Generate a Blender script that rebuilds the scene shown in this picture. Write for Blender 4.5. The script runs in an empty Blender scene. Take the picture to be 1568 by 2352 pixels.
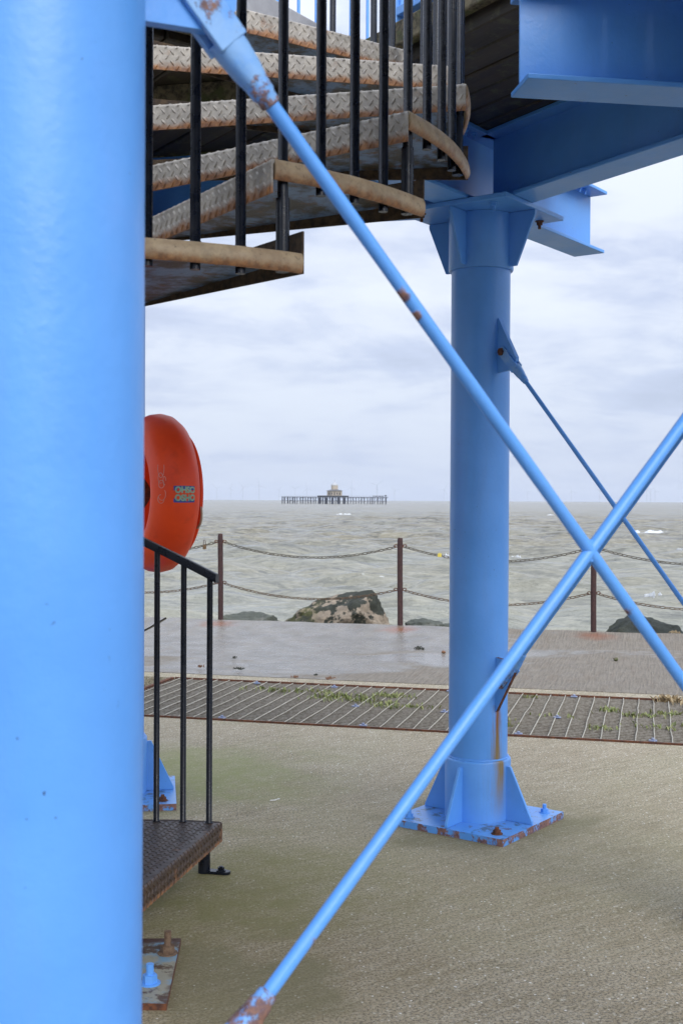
import bpy, bmesh, math, random
import numpy as np
from mathutils import Vector, Matrix, noise as mn
from mathutils.bvhtree import BVHTree
random.seed(7); np.random.seed(7)
R_=math.radians; PI=math.pi; TAU=2*PI
S=bpy.context.scene
COL=S.collection

# ------------------------------------------------------------------ camera
F=2750.; PW,PH=1568.,2352.; EYE=1.6
PITCH=math.atan(27.5/F); ROLL=R_(.30)
fw=Vector((0,math.cos(PITCH),-math.sin(PITCH))); r0=Vector((1,0,0)); u0=r0.cross(fw)
rt=math.cos(ROLL)*r0+math.sin(ROLL)*u0; up=-math.sin(ROLL)*r0+math.cos(ROLL)*u0
cam=bpy.data.cameras.new('camera'); camo=bpy.data.objects.new('camera',cam); COL.objects.link(camo)
m=Matrix((rt,up,-fw)).transposed().to_4x4(); m.translation=Vector((0,0,EYE)); camo.matrix_world=m
cam.sensor_fit='VERTICAL'; cam.sensor_height=36; cam.sensor_width=24; cam.lens=36*F/PH
cam.clip_start=.05; cam.clip_end=60000
cam.dof.use_dof=True; cam.dof.focus_distance=6.5; cam.dof.aperture_fstop=9.0
S.camera=camo

# ------------------------------------------------------------------ world, sun, exposure
SUN_EL,SUN_AZ=R_(34),R_(152)      # azimuth measured from +Y clockwise: behind the camera, to the right
W=bpy.data.worlds.new("World"); S.world=W; W.use_nodes=True
nt=W.node_tree; N=nt.nodes; L=nt.links; N.clear()
def wn(t,**k):
    n=N.new(t)
    for a,b in k.items(): setattr(n,a,b)
    return n
def wm(op,a,b=None,c=None):
    n=wn('ShaderNodeMath',operation=op)
    for i,v in enumerate((a,b,c)):
        if v is None: continue
        if isinstance(v,(int,float)): n.inputs[i].default_value=v
        else: L.new(v,n.inputs[i])
    return n.outputs[0]
sky=wn('ShaderNodeTexSky',sky_type='NISHITA',sun_disc=False); sky.sun_elevation=SUN_EL; sky.sun_rotation=SUN_AZ%TAU; sky.air_density=1.3; sky.dust_density=2.
tc=wn('ShaderNodeTexCoord'); sp=wn('ShaderNodeSeparateXYZ'); L.new(tc.outputs['Generated'],sp.inputs[0])
z=wm('MAXIMUM',sp.outputs[2],0.0)
den=wm('ADD',z,.24)
px=wm('DIVIDE',sp.outputs[0],den); py=wm('DIVIDE',sp.outputs[1],den)
cb=wn('ShaderNodeCombineXYZ'); L.new(px,cb.inputs[0]); L.new(py,cb.inputs[1])
def wnoise(scale,det,rough,dist=0,off=0):
    n=wn('ShaderNodeTexNoise'); n.inputs['Scale'].default_value=scale; n.inputs['Detail'].default_value=det
    n.inputs['Roughness'].default_value=rough; n.inputs['Distortion'].default_value=dist
    mp=wn('ShaderNodeMapping'); mp.inputs['Location'].default_value=(off,off*.7,off*.3); mp.inputs['Scale'].default_value=(.8,1,1)
    L.new(cb.outputs[0],mp.inputs[0]); L.new(mp.outputs[0],n.inputs['Vector']); return n.outputs[0]
n1=wnoise(1.9,7,.54,.5,3.1); n2=wnoise(5.5,6,.6,.3,11)
dens=wm('ADD',wm('MULTIPLY',n1,.68),wm('MULTIPLY',n2,.32))
ramp=wn('ShaderNodeValToRGB'); L.new(dens,ramp.inputs[0])
cr=ramp.color_ramp; cr.elements[0].position=.40; cr.elements[0].color=(6.4,6.9,7.8,1); cr.elements[1].position=.64; cr.elements[1].color=(3.85,4.4,5.8,1)
e=cr.elements.new(.47); e.color=(5.9,6.4,7.5,1); e=cr.elements.new(.55); e.color=(4.6,5.2,6.75,1)
# towards the horizon the cloud layer evens out into pale blue grey
hz=wn('ShaderNodeMapRange'); hz.inputs[1].default_value=0.0; hz.inputs[2].default_value=.16; hz.inputs[3].default_value=.80; hz.inputs[4].default_value=0; L.new(z,hz.inputs[0])
mx=wn('ShaderNodeMix',data_type='RGBA'); L.new(hz.outputs[0],mx.inputs[0]); L.new(ramp.outputs[0],mx.inputs[6]); mx.inputs[7].default_value=(4.3,5.0,6.45,1)
zen=wn('ShaderNodeMapRange'); zen.inputs[1].default_value=.22; zen.inputs[2].default_value=.95; zen.inputs[3].default_value=1; zen.inputs[4].default_value=1.8; L.new(z,zen.inputs[0])
# inland, behind the camera: dull right at the horizon (land), brightest cloud above it where the sun stands
bk=wn('ShaderNodeMapRange'); bk.inputs[1].default_value=-.45; bk.inputs[2].default_value=.25; bk.inputs[3].default_value=1; bk.inputs[4].default_value=0; L.new(sp.outputs[1],bk.inputs[0])
lo_=wn('ShaderNodeMapRange'); lo_.inputs[1].default_value=.02; lo_.inputs[2].default_value=.16; lo_.inputs[3].default_value=-.70; lo_.inputs[4].default_value=.55; L.new(z,lo_.inputs[0])
fac=wm('ADD',1.0,wm('MULTIPLY',bk.outputs[0],lo_.outputs[0]))
sc=wn('ShaderNodeVectorMath',operation='SCALE'); L.new(mx.outputs[2],sc.inputs[0]); L.new(wm('MULTIPLY',zen.outputs[0],fac),sc.inputs[3])
mx2=wn('ShaderNodeMix',data_type='RGBA'); mx2.inputs[0].default_value=.94; L.new(sky.outputs[0],mx2.inputs[6]); L.new(sc.outputs[0],mx2.inputs[7])
bg=wn('ShaderNodeBackground'); bg.inputs[1].default_value=.1; L.new(mx2.outputs[2],bg.inputs[0])
wo=wn('ShaderNodeOutputWorld'); L.new(bg.outputs[0],wo.inputs[0])
sun=bpy.data.lights.new('sun','SUN'); sun.energy=1.5; sun.angle=R_(38); sun.color=(1,.96,.9)
suno=bpy.data.objects.new('sun',sun); COL.objects.link(suno)
sd=Vector((math.sin(SUN_AZ)*math.cos(SUN_EL),math.cos(SUN_AZ)*math.cos(SUN_EL),math.sin(SUN_EL)))
suno.rotation_euler=sd.to_track_quat('Z','Y').to_euler()
S.view_settings.view_transform='Standard'; S.view_settings.look='None'; S.view_settings.exposure=0.48; S.view_settings.gamma=1
S.cycles.use_denoising=True; S.cycles.max_bounces=8

# ------------------------------------------------------------------ node material helper
class M:
    def __init__(s,name):
        s.m=bpy.data.materials.new(name); s.m.use_nodes=True; s.t=s.m.node_tree; s.n=s.t.nodes; s.l=s.t.links; s.n.clear()
        s.out=s.n.new('ShaderNodeOutputMaterial'); s.b=s.n.new('ShaderNodeBsdfPrincipled'); s.l.new(s.b.outputs[0],s.out.inputs[0])
        s.tc=s.n.new('ShaderNodeTexCoord').outputs['Object']; s.geo=None
    def put(s,i,v):
        if isinstance(v,(int,float)): i.default_value=v
        elif isinstance(v,(tuple,list)): i.default_value=tuple(v)+((1,) if len(v)==3 and len(i.default_value)==4 else ())
        else: s.l.new(v,i)
    def math(s,op,a,b=None,c=None,clamp=False):
        n=s.n.new('ShaderNodeMath'); n.operation=op; n.use_clamp=clamp
        for i,v in enumerate((a,b,c)):
            if v is not None: s.put(n.inputs[i],v)
        return n.outputs[0]
    def noise(s,scale,det=4,rough=.6,dist=0,vec=None,stretch=None,rot=None,loc=None):
        n=s.n.new('ShaderNodeTexNoise'); n.inputs['Scale'].default_value=scale; n.inputs['Detail'].default_value=det
        n.inputs['Roughness'].default_value=rough; n.inputs['Distortion'].default_value=dist
        v=vec or s.tc
        if stretch or rot or loc:
            mp=s.n.new('ShaderNodeMapping')
            if rot: # rotate first, then stretch
                m0=s.n.new('ShaderNodeMapping'); m0.inputs['Rotation'].default_value=rot; s.l.new(v,m0.inputs[0]); v=m0.outputs[0]
            if stretch: mp.inputs['Scale'].default_value=stretch
            if loc: mp.inputs['Location'].default_value=loc
            s.l.new(v,mp.inputs[0]); v=mp.outputs[0]
        s.l.new(v,n.inputs['Vector']); return n.outputs[0]
    def voro(s,scale,vec=None,feat='F1'):
        n=s.n.new('ShaderNodeTexVoronoi'); n.feature=feat; n.inputs['Scale'].default_value=scale; s.l.new(vec or s.tc,n.inputs['Vector']); return n.outputs[0]
    def rng(s,v,a,b,c=0,d=1,smooth=True):
        n=s.n.new('ShaderNodeMapRange'); n.interpolation_type='SMOOTHSTEP' if smooth else 'LINEAR'
        s.put(n.inputs[0],v)
        for i,x in zip((1,2,3,4),(a,b,c,d)): s.put(n.inputs[i],x)
        return n.outputs[0]
    def mix(s,f,a,b,mode='MIX'):
        n=s.n.new('ShaderNodeMix'); n.data_type='RGBA'; n.blend_type=mode
        s.put(n.inputs[0],f); s.put(n.inputs[6],a); s.put(n.inputs[7],b); return n.outputs[2]
    def sep(s,v=None):
        n=s.n.new('ShaderNodeSeparateXYZ'); s.l.new(v or s.tc,n.inputs[0]); return n.outputs
    def bump(s,h,st=.5,dist=.01,prev=None):
        n=s.n.new('ShaderNodeBump'); n.inputs['Strength'].default_value=st; n.inputs['Distance'].default_value=dist
        s.put(n.inputs['Height'],h)
        if prev: s.l.new(prev,n.inputs['Normal'])
        return n.outputs[0]
    def fin(s,col,rough,nrm=None,metal=0,spec=None,**k):
        s.put(s.b.inputs['Base Color'],col); s.put(s.b.inputs['Roughness'],rough); s.put(s.b.inputs['Metallic'],metal)
        if nrm: s.l.new(nrm,s.b.inputs['Normal'])
        if spec is not None: s.b.inputs['Specular IOR Level'].default_value=spec
        for a,b in k.items(): s.put(s.b.inputs[a.replace('_',' ')],b)
        return s.m
    def spot(s,p,r):
        n=s.n.new('ShaderNodeVectorMath'); n.operation='DISTANCE'; s.l.new(s.tc,n.inputs[0]); n.inputs[1].default_value=p
        d=s.math('ADD',n.outputs['Value'],s.math('MULTIPLY',s.math('SUBTRACT',s.noise(60,3,.6),.5),r*1.6))
        return s.rng(d,r*.55,r*1.1,1,0)

BLUE=(.092,.300,.72)
def rustcol(s): return s.mix(s.rng(s.noise(55,5,.7),.35,.65),(.30,.125,.028),(.11,.040,.014))
def blue(name,rust=.0,spots=(),streak=None,base=BLUE,speck=True,extra=None):
    s=M(name)
    c=s.mix(s.rng(s.noise(3,5,.6),.3,.75),base,tuple(min(1,x*1.10+.012) for x in base))
    c=s.mix(s.math('MULTIPLY',s.rng(s.noise(9,5,.7,stretch=(1,1,.14)),.48,.75),.34),c,(.13,.30,.66)); c=s.mix(s.math('MULTIPLY',s.rng(s.noise(2.2,6,.7,loc=(3,8,2)),.55,.7),.22),c,(.17,.35,.82))
    if speck: c=s.mix(s.math('MULTIPLY',s.rng(s.noise(95,2,.5),.72,.77),s.rng(s.noise(4,3,.6),.5,.62)),c,(.03,.07,.16))
    if extra: c=extra(s,c)
    rm=None
    if rust>0:
        rm=s.rng(s.math('ADD',s.math('MULTIPLY',s.noise(14,6,.72),.75),s.math('MULTIPLY',s.noise(4.,2,.5),.25)),.69-rust*.22,.73-rust*.2)
    for p,r in spots:
        q=s.spot(p,r); rm=q if rm is None else s.math('MAXIMUM',rm,q)
    if rm is not None:
        halo=s.math('MULTIPLY',rm,.9)
        c=s.mix(halo,c,rustcol(s))
    if streak:
        ang,ztop,zbot,wid=streak  # vertical rust run on a column
        x,y,zz=s.sep()[:]
        t=s.math('ADD',s.math('MULTIPLY',x,-math.sin(ang)),s.math('MULTIPLY',y,math.cos(ang)))
        rr=s.math('ADD',s.math('MULTIPLY',x,math.cos(ang)),s.math('MULTIPLY',y,math.sin(ang)))
        wob=s.math('MULTIPLY',s.math('SUBTRACT',s.noise(5,3,.6,stretch=(0.1,0.1,1)),.5),.03)
        wz=s.rng(zz,zbot,ztop,wid*1.5,wid*.7,smooth=False)
        d=s.math('DIVIDE',s.math('ABSOLUTE',s.math('ADD',t,wob)),wz)
        fine=s.noise(60,4,.7,stretch=(1,1,.06))
        k=s.rng(s.math('ADD',d,s.math('MULTIPLY',s.math('SUBTRACT',fine,.5),2.2)),.0,1.1,1,0)
        k=s.math('MULTIPLY',k,s.rng(zz,ztop-.01,ztop+.008,1,0)); k=s.math('MULTIPLY',k,s.rng(zz,zbot,zbot+.32,0,1)); k=s.math('MULTIPLY',k,s.rng(rr,0.0,.08))
        wide=s.rng(d,.3,3.0,.30,0); wide=s.math('MULTIPLY',s.math('MULTIPLY',wide,s.rng(zz,.25,.55,1,0)),s.math('MULTIPLY',s.rng(rr,0,.08),s.rng(zz,0,.2,.2,1)))
        c=s.mix(s.math('MULTIPLY',wide,s.rng(fine,.3,.7)),c,(.12,.14,.10))
        c=s.mix(k,c,s.mix(s.rng(zz,.36,.6),(.20,.135,.035),(.20,.075,.012)))
    h=s.math('ADD',s.math('MULTIPLY',s.noise(70,3,.5),1.0),s.math('MULTIPLY',s.noise(16,3,.5),2.0))
    nb=s.bump(h,.55,.0012)
    ro=s.rng(s.noise(6,4,.6),.2,.8,.30,.44)
    if rm is not None:
        ro=s.math('ADD',ro,s.math('MULTIPLY',rm,.4)); nb=s.bump(s.math('MULTIPLY',rm,s.noise(120,4,.7)),.7,.004,nb)
    return s.fin(c,ro,nb,spec=.5)

m_blue=blue('blue_paint')
m_blue_r=blue('blue_paint_rust_spots',.25)
m_blue_edge=blue('blue_paint_rusted_edge',1.05)
m_gusset=blue('blue_paint_beam',.08)
def mk_black():
    s=M('black_gloss_paint'); n=s.noise(90,3,.5)
    c=s.mix(s.rng(s.noise(30,5,.7),.62,.72),(.003,.005,.011),(.012,.010,.010))
    return s.fin(c,s.rng(s.noise(20,3,.6),.3,.7,.22,.38),s.bump(s.math('ADD',n,s.math('MULTIPLY',s.noise(25,3,.6),1.5)),.45,.0009),spec=.4)
m_black=mk_black()
def mk_tread(name,base,base2,rustamt,zlow):
    s=M(name); x,y,zz=s.sep()[:]
    c=s.mix(s.rng(s.noise(16,6,.7),.3,.7),base,base2)
    c=s.mix(s.rng(s.noise(60,5,.75),.55,.70),c,tuple(v*.45 for v in base)); c=s.mix(s.rng(s.noise(7,5,.7,loc=(1,7,3)),.50,.66,0,.6),c,tuple(v*.5 for v in base))
    n=s.math('ADD',s.math('MULTIPLY',s.noise(24,5,.7),.045),s.math('MULTIPLY',s.noise(5,3,.6),.04))
    rm=s.rng(s.math('ADD',zz,n),zlow-.014,zlow+.012,1,0)
    rm=s.math('MULTIPLY',rm,rustamt)
    spots=s.math('MULTIPLY',s.rng(s.noise(11,5,.65,loc=(3,1,2)),.60,.70),.55*rustamt)
    rm=s.math('MAXIMUM',rm,spots)
    c=s.mix(rm,c,s.mix(s.rng(s.noise(40,4,.7),.3,.7),(.36,.165,.06),(.15,.062,.028)))
    nb=s.bump(s.noise(180,4,.7),.5,.0012); nb=s.bump(s.noise(30,4,.6),.4,.002,nb)
    return s.fin(c,s.rng(s.noise(30,4,.6),.3,.7,.38,.62),nb,metal=0.0,spec=.5)
m_tread=mk_tread('worn_grey_chequer_steel',(.50,.455,.385),(.33,.30,.26),1.,-.018)
m_rim=mk_tread('tan_painted_rim_steel',(.48,.365,.22),(.33,.235,.14),.95,.008)
m_tread_dark=mk_tread('dark_brown_chequer_steel',(.058,.043,.038),(.035,.028,.027),.55,-.05)
m_tread_front=mk_tread('rusty_brown_chequer_steel',(.085,.052,.032),(.05,.033,.026),.9,-.03)
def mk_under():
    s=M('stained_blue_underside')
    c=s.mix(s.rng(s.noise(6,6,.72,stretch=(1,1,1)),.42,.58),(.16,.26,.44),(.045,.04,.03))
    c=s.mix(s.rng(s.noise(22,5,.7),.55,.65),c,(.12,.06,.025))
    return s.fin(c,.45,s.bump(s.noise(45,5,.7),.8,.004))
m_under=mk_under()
def mk_rust(name,a,b):
    s=M(name); return s.fin(s.mix(s.rng(s.noise(40,6,.7),.35,.65),a,b),.8,s.bump(s.noise(90,5,.75),.9,.004))
m_rust=mk_rust('rusted_iron',(.16,.055,.02),(.055,.022,.014))
m_post=mk_rust('rusted_post_iron',(.062,.026,.022),(.030,.014,.014))
m_chain=mk_rust('weathered_chain',(.085,.078,.06),(.06,.04,.022))
m_chain_r=mk_rust('rusty_chain',(.15,.085,.035),(.05,.03,.018))
m_galv=mk_rust('dull_galvanised_steel',(.30,.275,.23),(.17,.145,.11))
def mk_timber():
    s=M('dark_wet_timber'); g=s.noise(7,6,.7,stretch=(1,.06,1),rot=(0,0,R_(-33)))
    c=s.mix(s.rng(g,.35,.65),(.018,.015,.012),(.05,.040,.028))
    c=s.mix(s.rng(s.noise(12,6,.72),.52,.66),c,(.075,.075,.04))
    return s.fin(c,.55,s.bump(g,.8,.006))
m_timber=mk_timber()
def mk_moss():
    s=M('mossy_timber_edge'); v=s.noise(26,6,.75)
    c=s.mix(s.rng(v,.35,.62),(.03,.028,.02),(.20,.17,.105)); c=s.mix(s.rng(s.noise(9,4,.6),.5,.62),c,(.085,.10,.04))
    return s.fin(c,.85,s.bump(v,.9,.012))
m_moss=mk_moss()

# ------------------------------------------------------------------ mesh builder
class MB:
    def __init__(s): s.v=[]; s.f=[]; s.mi=[]; s.cur=0
    def add(s,vs,fs):
        o=len(s.v); s.v+= [tuple(v) for v in vs]; s.f+=[tuple(o+i for i in f) for f in fs]; s.mi+=[s.cur]*len(fs); return s
    def prism(s,poly,z0,z1,tr=None):
        n=len(poly); vs=[(p[0],p[1],z0) for p in poly]+[(p[0],p[1],z1) for p in poly]
        if tr: vs=[tr@Vector(v) for v in vs]
        return s.add(vs,[tuple(range(n))[::-1],tuple(range(n,2*n))]+[(i,(i+1)%n,n+(i+1)%n,n+i) for i in range(n)])
    def box(s,c,ax,ay,az,sx,sy,sz):
        c=Vector(c); vs=[]
        for k in (-1,1):
            for j in (-1,1):
                for i in (-1,1): vs.append(c+ax*(i*sx/2)+ay*(j*sy/2)+az*(k*sz/2))
        return s.add(vs,[(0,2,3,1),(4,5,7,6),(0,1,5,4),(2,6,7,3),(0,4,6,2),(1,3,7,5)])
    def tube(s,p0,p1,r0,r1=None,n=16,cap=True,ph=0,prof=None):
        p0=Vector(p0);p1=Vector(p1);d=p1-p0;r1=r0 if r1 is None else r1
        prof=prof or [(0,r0),(1,r1)]
        q=d.to_track_quat('Z','Y'); X=q@Vector((1,0,0));Y=q@Vector((0,1,0)); vs=[]
        for t,r in prof:
            for i in range(n):
                a=TAU*i/n+ph; vs.append(p0+d*t+X*(r*math.cos(a))+Y*(r*math.sin(a)))
        fs=[]
        for k in range(len(prof)-1):
            for i in range(n): fs.append((k*n+i,k*n+(i+1)%n,(k+1)*n+(i+1)%n,(k+1)*n+i))
        if cap: fs+= [tuple(range(n))[::-1],tuple(range((len(prof)-1)*n,len(prof)*n))]
        return s.add(vs,fs)
    def path(s,pts,rs,n=8,closed=False):
        pts=[Vector(p) for p in pts]; k=len(pts); vs=[]; 
        if not isinstance(rs,(list,tuple)): rs=[rs]*k
        up_=None
        for i,p in enumerate(pts):
            a=pts[(i-1)%k] if (closed or i>0) else p; b=pts[(i+1)%k] if (closed or i<k-1) else p
            t=(b-a).normalized()
            if up_ is None: up_=t.orthogonal().normalized()
            up_=(up_-t*up_.dot(t)).normalized(); sd_=t.cross(up_)
            for j in range(n):
                w=TAU*j/n; vs.append(p+up_*(rs[i]*math.cos(w))+sd_*(rs[i]*math.sin(w)))
        fs=[]
        for i in range(k if closed else k-1):
            i2=(i+1)%k
            for j in range(n): fs.append((i*n+j,i*n+(j+1)%n,i2*n+(j+1)%n,i2*n+j))
        if not closed: fs+=[tuple(range(n))[::-1],tuple(range((k-1)*n,k*n))]
        return s.add(vs,fs)
    def build(s,name,mats,parent=None,loc=(0,0,0),smooth=False,bevel=0,bseg=2,recalc=True):
        me=bpy.data.meshes.new(name); me.from_pydata(s.v,[],s.f)
        if not isinstance(mats,(list,tuple)): mats=[mats]
        for x in mats: me.materials.append(x)
        me.polygons.foreach_set('material_index',s.mi)
        if recalc:
            bm=bmesh.new(); bm.from_mesh(me); bmesh.ops.recalc_face_normals(bm,faces=bm.faces); bm.to_mesh(me); bm.free()
        if smooth: shade(me,R_(smooth if smooth is not True else 40))
        o=bpy.data.objects.new(name,me); COL.objects.link(o); o.location=loc
        if parent: o.parent=parent
        if bevel:
            b=o.modifiers.new('bevel','BEVEL'); b.width=bevel; b.segments=bseg; b.limit_method='ANGLE'; b.angle_limit=R_(50)
        return o
def shade(me,ang):
    me.polygons.foreach_set('use_smooth',[True]*len(me.polygons))
    bm=bmesh.new(); bm.from_mesh(me)
    for e in bm.edges:
        if len(e.link_faces)==2 and e.calc_face_angle(0)>ang: e.smooth=False
    bm.to_mesh(me); bm.free()
def empty(name,loc=(0,0,0)):
    o=bpy.data.objects.new(name,None); COL.objects.link(o); o.location=loc; o.empty_display_size=.1; return o
def tag(o,label=None,cat=None,group=None,kind=None):
    if label: o['label']=label
    if cat: o['category']=cat
    if group: o['group']=group
    if kind: o['kind']=kind
    return o
def copy_part(o,parent,loc=None):
    c=o.copy(); COL.objects.link(c); c.parent=parent
    if loc is not None: c.location=loc
    return c
def d2(a,z=0): return Vector((math.cos(a),math.sin(a),z))
ZV=Vector((0,0,1))
def ray(x,y): return fw+rt*((x-PW/2)/F)-up*((y-PH/2)/F)
def G(x,y,z=0):        # where the sight line of a pixel of the photo meets a level z
    d=ray(x,y); t=(z-EYE)/d.z; return Vector((0,0,EYE))+d*t
def AT(x,y,Y):         # the point of that sight line at a distance Y
    d=ray(x,y); return Vector((0,0,EYE))+d*(Y/d.y)

# sea wall frame: n runs out to sea, e runs along the wall
NX=Vector((.2504,.9681,0)); EX=Vector((.9681,-.2504,0))
def P(e,n,z=0): return EX*e+NX*n+ZV*z

# ------------------------------------------------------------------ ground
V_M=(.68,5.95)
def mk_concrete():
    s=M('brushed_concrete')
    line=s.noise(30,5,.75,.5,stretch=(1,.13,1),rot=(0,0,R_(54)))
    fine=s.noise(95,5,.8)
    grit=s.noise(420,3,.7)
    c=s.mix(s.rng(s.noise(1.3,6,.65),.3,.7),(.315,.255,.158),(.405,.34,.228))
    c=s.mix(s.rng(s.noise(5,6,.7),.48,.72,0,.55),c,(.24,.205,.125)); c=s.mix(s.rng(s.noise(.8,4,.6,loc=(7,1,0)),.48,.66,0,.45),c,(.37,.335,.20))
    c=s.mix(s.rng(line,.46,.60,.0,.6),c,(.47,.405,.29)); c=s.mix(s.rng(line,.34,.46,.40,0),c,(.22,.18,.10))
    c=s.mix(s.rng(fine,.43,.53),s.mix(.75,c,(.05,.045,.03)),c); c=s.mix(s.math('MULTIPLY',s.rng(s.noise(48,3,.6,loc=(4,4,0)),.60,.68),.6),c,(.62,.58,.47)); c=s.mix(s.math('MULTIPLY',s.rng(s.noise(33,4,.7,loc=(9,4,0)),.60,.68),.5),c,(.14,.115,.075)); c=s.mix(s.math('MULTIPLY',s.rng(s.noise(75,4,.7,stretch=(1,.5,1),rot=(0,0,R_(54))),.55,.66),.5),c,(.55,.51,.42))
    c=s.mix(s.math('MULTIPLY',s.rng(grit,.62,.75),.55),c,(.55,.51,.45))
    # shell fragments
    x,y,zz=s.sep()[:]
    v=s.voro(34); c=s.mix(s.math('MULTIPLY',s.rng(v,.10,.17,1,0),s.rng(s.noise(17,3,.6),.45,.53)),c,(.78,.76,.70))
    # algae: green film round the foot of the stairs and brown damp under it; contact shade painted round the plates
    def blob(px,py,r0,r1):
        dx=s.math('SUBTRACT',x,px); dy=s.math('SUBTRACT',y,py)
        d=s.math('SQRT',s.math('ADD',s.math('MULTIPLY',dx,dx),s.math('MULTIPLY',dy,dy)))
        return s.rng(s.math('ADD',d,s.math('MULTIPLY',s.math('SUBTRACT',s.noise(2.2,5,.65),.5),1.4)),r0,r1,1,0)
    g1=blob(-.95,6.9,.25,1.2); g2=blob(-.55,4.9,.2,1.05); g3=blob(.85,5.5,.3,1.9); g4=blob(-.6,4.2,.3,1.3); shade_m=blob(V_M[0],V_M[1],.30,.62); shade_st=blob(-.42,3.95,.2,.5)
    ln2=s.rng(s.noise(9,6,.7),.3,.7,.55,1)
    c=s.mix(s.math('MULTIPLY',s.math('MULTIPLY',g1,ln2),.85),c,(.20,.22,.065))
    c=s.mix(s.math('MULTIPLY',s.math('MULTIPLY',g3,ln2),.42),c,(.27,.245,.12))
    c=s.mix(s.math('MULTIPLY',s.math('MULTIPLY',g4,ln2),.55),c,(.19,.145,.06))
    c=s.mix(s.math('MULTIPLY',s.math('MULTIPLY',g2,ln2),.72),c,(.16,.155,.035))
    c=s.mix(s.math('MULTIPLY',s.math('MAXIMUM',shade_m,shade_st),.5),c,(.13,.12,.05))  # contact shade painted in dark moss tone round the column and stair plates
    h=s.math('ADD',s.math('MULTIPLY',line,1.2),s.math('ADD',fine,s.math('MULTIPLY',grit,.5)))
    return s.fin(c,.8,s.bump(h,.8,.004))
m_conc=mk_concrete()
def mk_apron():
    s=M('wet_apron_concrete'); x,y,zz=s.sep()[:]
    n=s.math('ADD',s.math('MULTIPLY',x,NX.x),s.math('MULTIPLY',y,NX.y)); e=s.math('ADD',s.math('MULTIPLY',x,EX.x),s.math('MULTIPLY',y,EX.y))
    cb=s.n.new('ShaderNodeCombineXYZ'); s.l.new(e,cb.inputs[0]); s.l.new(n,cb.inputs[1]); v=cb.outputs[0]
    comb=s.noise(48,3,.5,.3,vec=v,stretch=(1,.06,1))          # raked ridges down the slope
    wet=s.math('ADD',s.math('MULTIPLY',s.noise(.75,5,.6,.4,vec=v,stretch=(.7,1,1)),1.0),s.math('ADD',s.rng(e,-4.6,.6,.17,-.16),s.rng(n,10.3,11.6,-.14,.03)))
    w=s.rng(wet,.44,.56)
    dry=s.mix(s.rng(s.noise(30,5,.7,vec=v),.3,.7),(.26,.22,.17),(.17,.145,.11))
    dry=s.mix(s.rng(comb,.40,.60,0,.55),dry,(.30,.26,.20)); dry=s.mix(s.rng(s.noise(90,4,.75,vec=v),.42,.58,.45,0),dry,(.08,.065,.05))
    wc=s.mix(s.rng(s.noise(3,5,.6,vec=v),.35,.65),(.20,.18,.15),(.15,.135,.112))
    c=s.mix(w,dry,wc)
    c=s.mix(s.math('MULTIPLY',s.rng(s.noise(8,6,.7,vec=v,stretch=(1,.2,1)),.52,.66),.3),c,(.16,.11,.07))
    # rust stains at the foot of the posts
    for k in range(5):
        pe=-2.777+(k-2)*2.2
        de=s.math('SUBTRACT',e,pe); dn=s.math('MULTIPLY',s.math('SUBTRACT',n,13.40),1.3); d=s.math('SQRT',s.math('ADD',s.math('MULTIPLY',de,de),s.math('MULTIPLY',dn,dn)))
        c=s.mix(s.rng(s.math('ADD',d,s.math('MULTIPLY',s.noise(7,4,.6),.35)),.18,.50,.75,0),c,(.22,.075,.028))
    pe_,pn_=-2.0,11.75      # the puddle beside the column
    de=s.math('MULTIPLY',s.math('SUBTRACT',e,pe_),.55); dn=s.math('SUBTRACT',n,pn_); pud=s.math('SQRT',s.math('ADD',s.math('MULTIPLY',de,de),s.math('MULTIPLY',dn,dn)))
    pud=s.rng(s.math('ADD',pud,s.math('MULTIPLY',s.math('SUBTRACT',s.noise(2.2,5,.6,vec=v),.5),.9)),.32,.42,1,0)
    hb=s.math('MULTIPLY',s.math('ADD',comb,s.math('MULTIPLY',s.noise(120,4,.7),.35)),s.rng(w,0,1,1,.13))
    nb=s.bump(hb,1.,.03); nb=s.bump(s.noise(9,4,.6,vec=v,stretch=(1,.4,1)),.22,.03,nb)
    ro=s.rng(w,0,1,.66,.20,smooth=False); ro=s.math('ADD',ro,s.math('MULTIPLY',s.rng(s.noise(5,6,.7,vec=v),.35,.65),.22)); ro=s.math('MULTIPLY',ro,s.rng(pud,0,1,1,.25))
    return s.fin(c,ro,nb,spec=.5)
m_apron=mk_apron()
m_dirt=(lambda s:s.fin(s.mix(s.rng(s.noise(12,6,.7),.35,.65),(.045,.036,.022),(.10,.085,.05)),.95,s.bump(s.noise(20,5,.7),.8,.03)))(M('drain_silt'))

def sheet(name,prof,e0,e1,m,ne=1):
    b=MB(); es=[e0+(e1-e0)*i/ne for i in range(ne+1)]; vs=[P(e,n+(.012*mn.fractal(Vector((e*2.3,0,0)),.8,2,4) if n>13.5 else 0),z+(.010*mn.fractal(Vector((e*1.7,5,0)),.8,2,4) if n>13.2 and z>0 else 0)) for n,z in prof for e in es]
    w=ne+1; b.add(vs,[(j*w+i,j*w+i+1,(j+1)*w+i+1,(j+1)*w+i) for j in range(len(prof)-1) for i in range(ne)])
    o=b.build(name,m,recalc=False); return tag(o,kind='structure')
GF,GB=8.17,9.96                # front and back of the drain grating
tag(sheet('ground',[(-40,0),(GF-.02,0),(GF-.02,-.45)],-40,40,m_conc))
sheet('drain_floor',[(GF-.03,-.22),(GB+.03,-.24)],-40,40,m_dirt)
lip=MB(); 
prof=[(GB+.02,-.45),(GB+.02,0.004),(GB+.27,.004)]
m_bounce_cut=(lambda s:s.fin(s.mix(s.rng(s.noise(60,5,.7),.3,.7),(.042,.042,.043),(.065,.064,.062)),.85,s.bump(s.noise(90,4,.7),.8,.01)))(M('dark_bounce_cut'))
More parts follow.
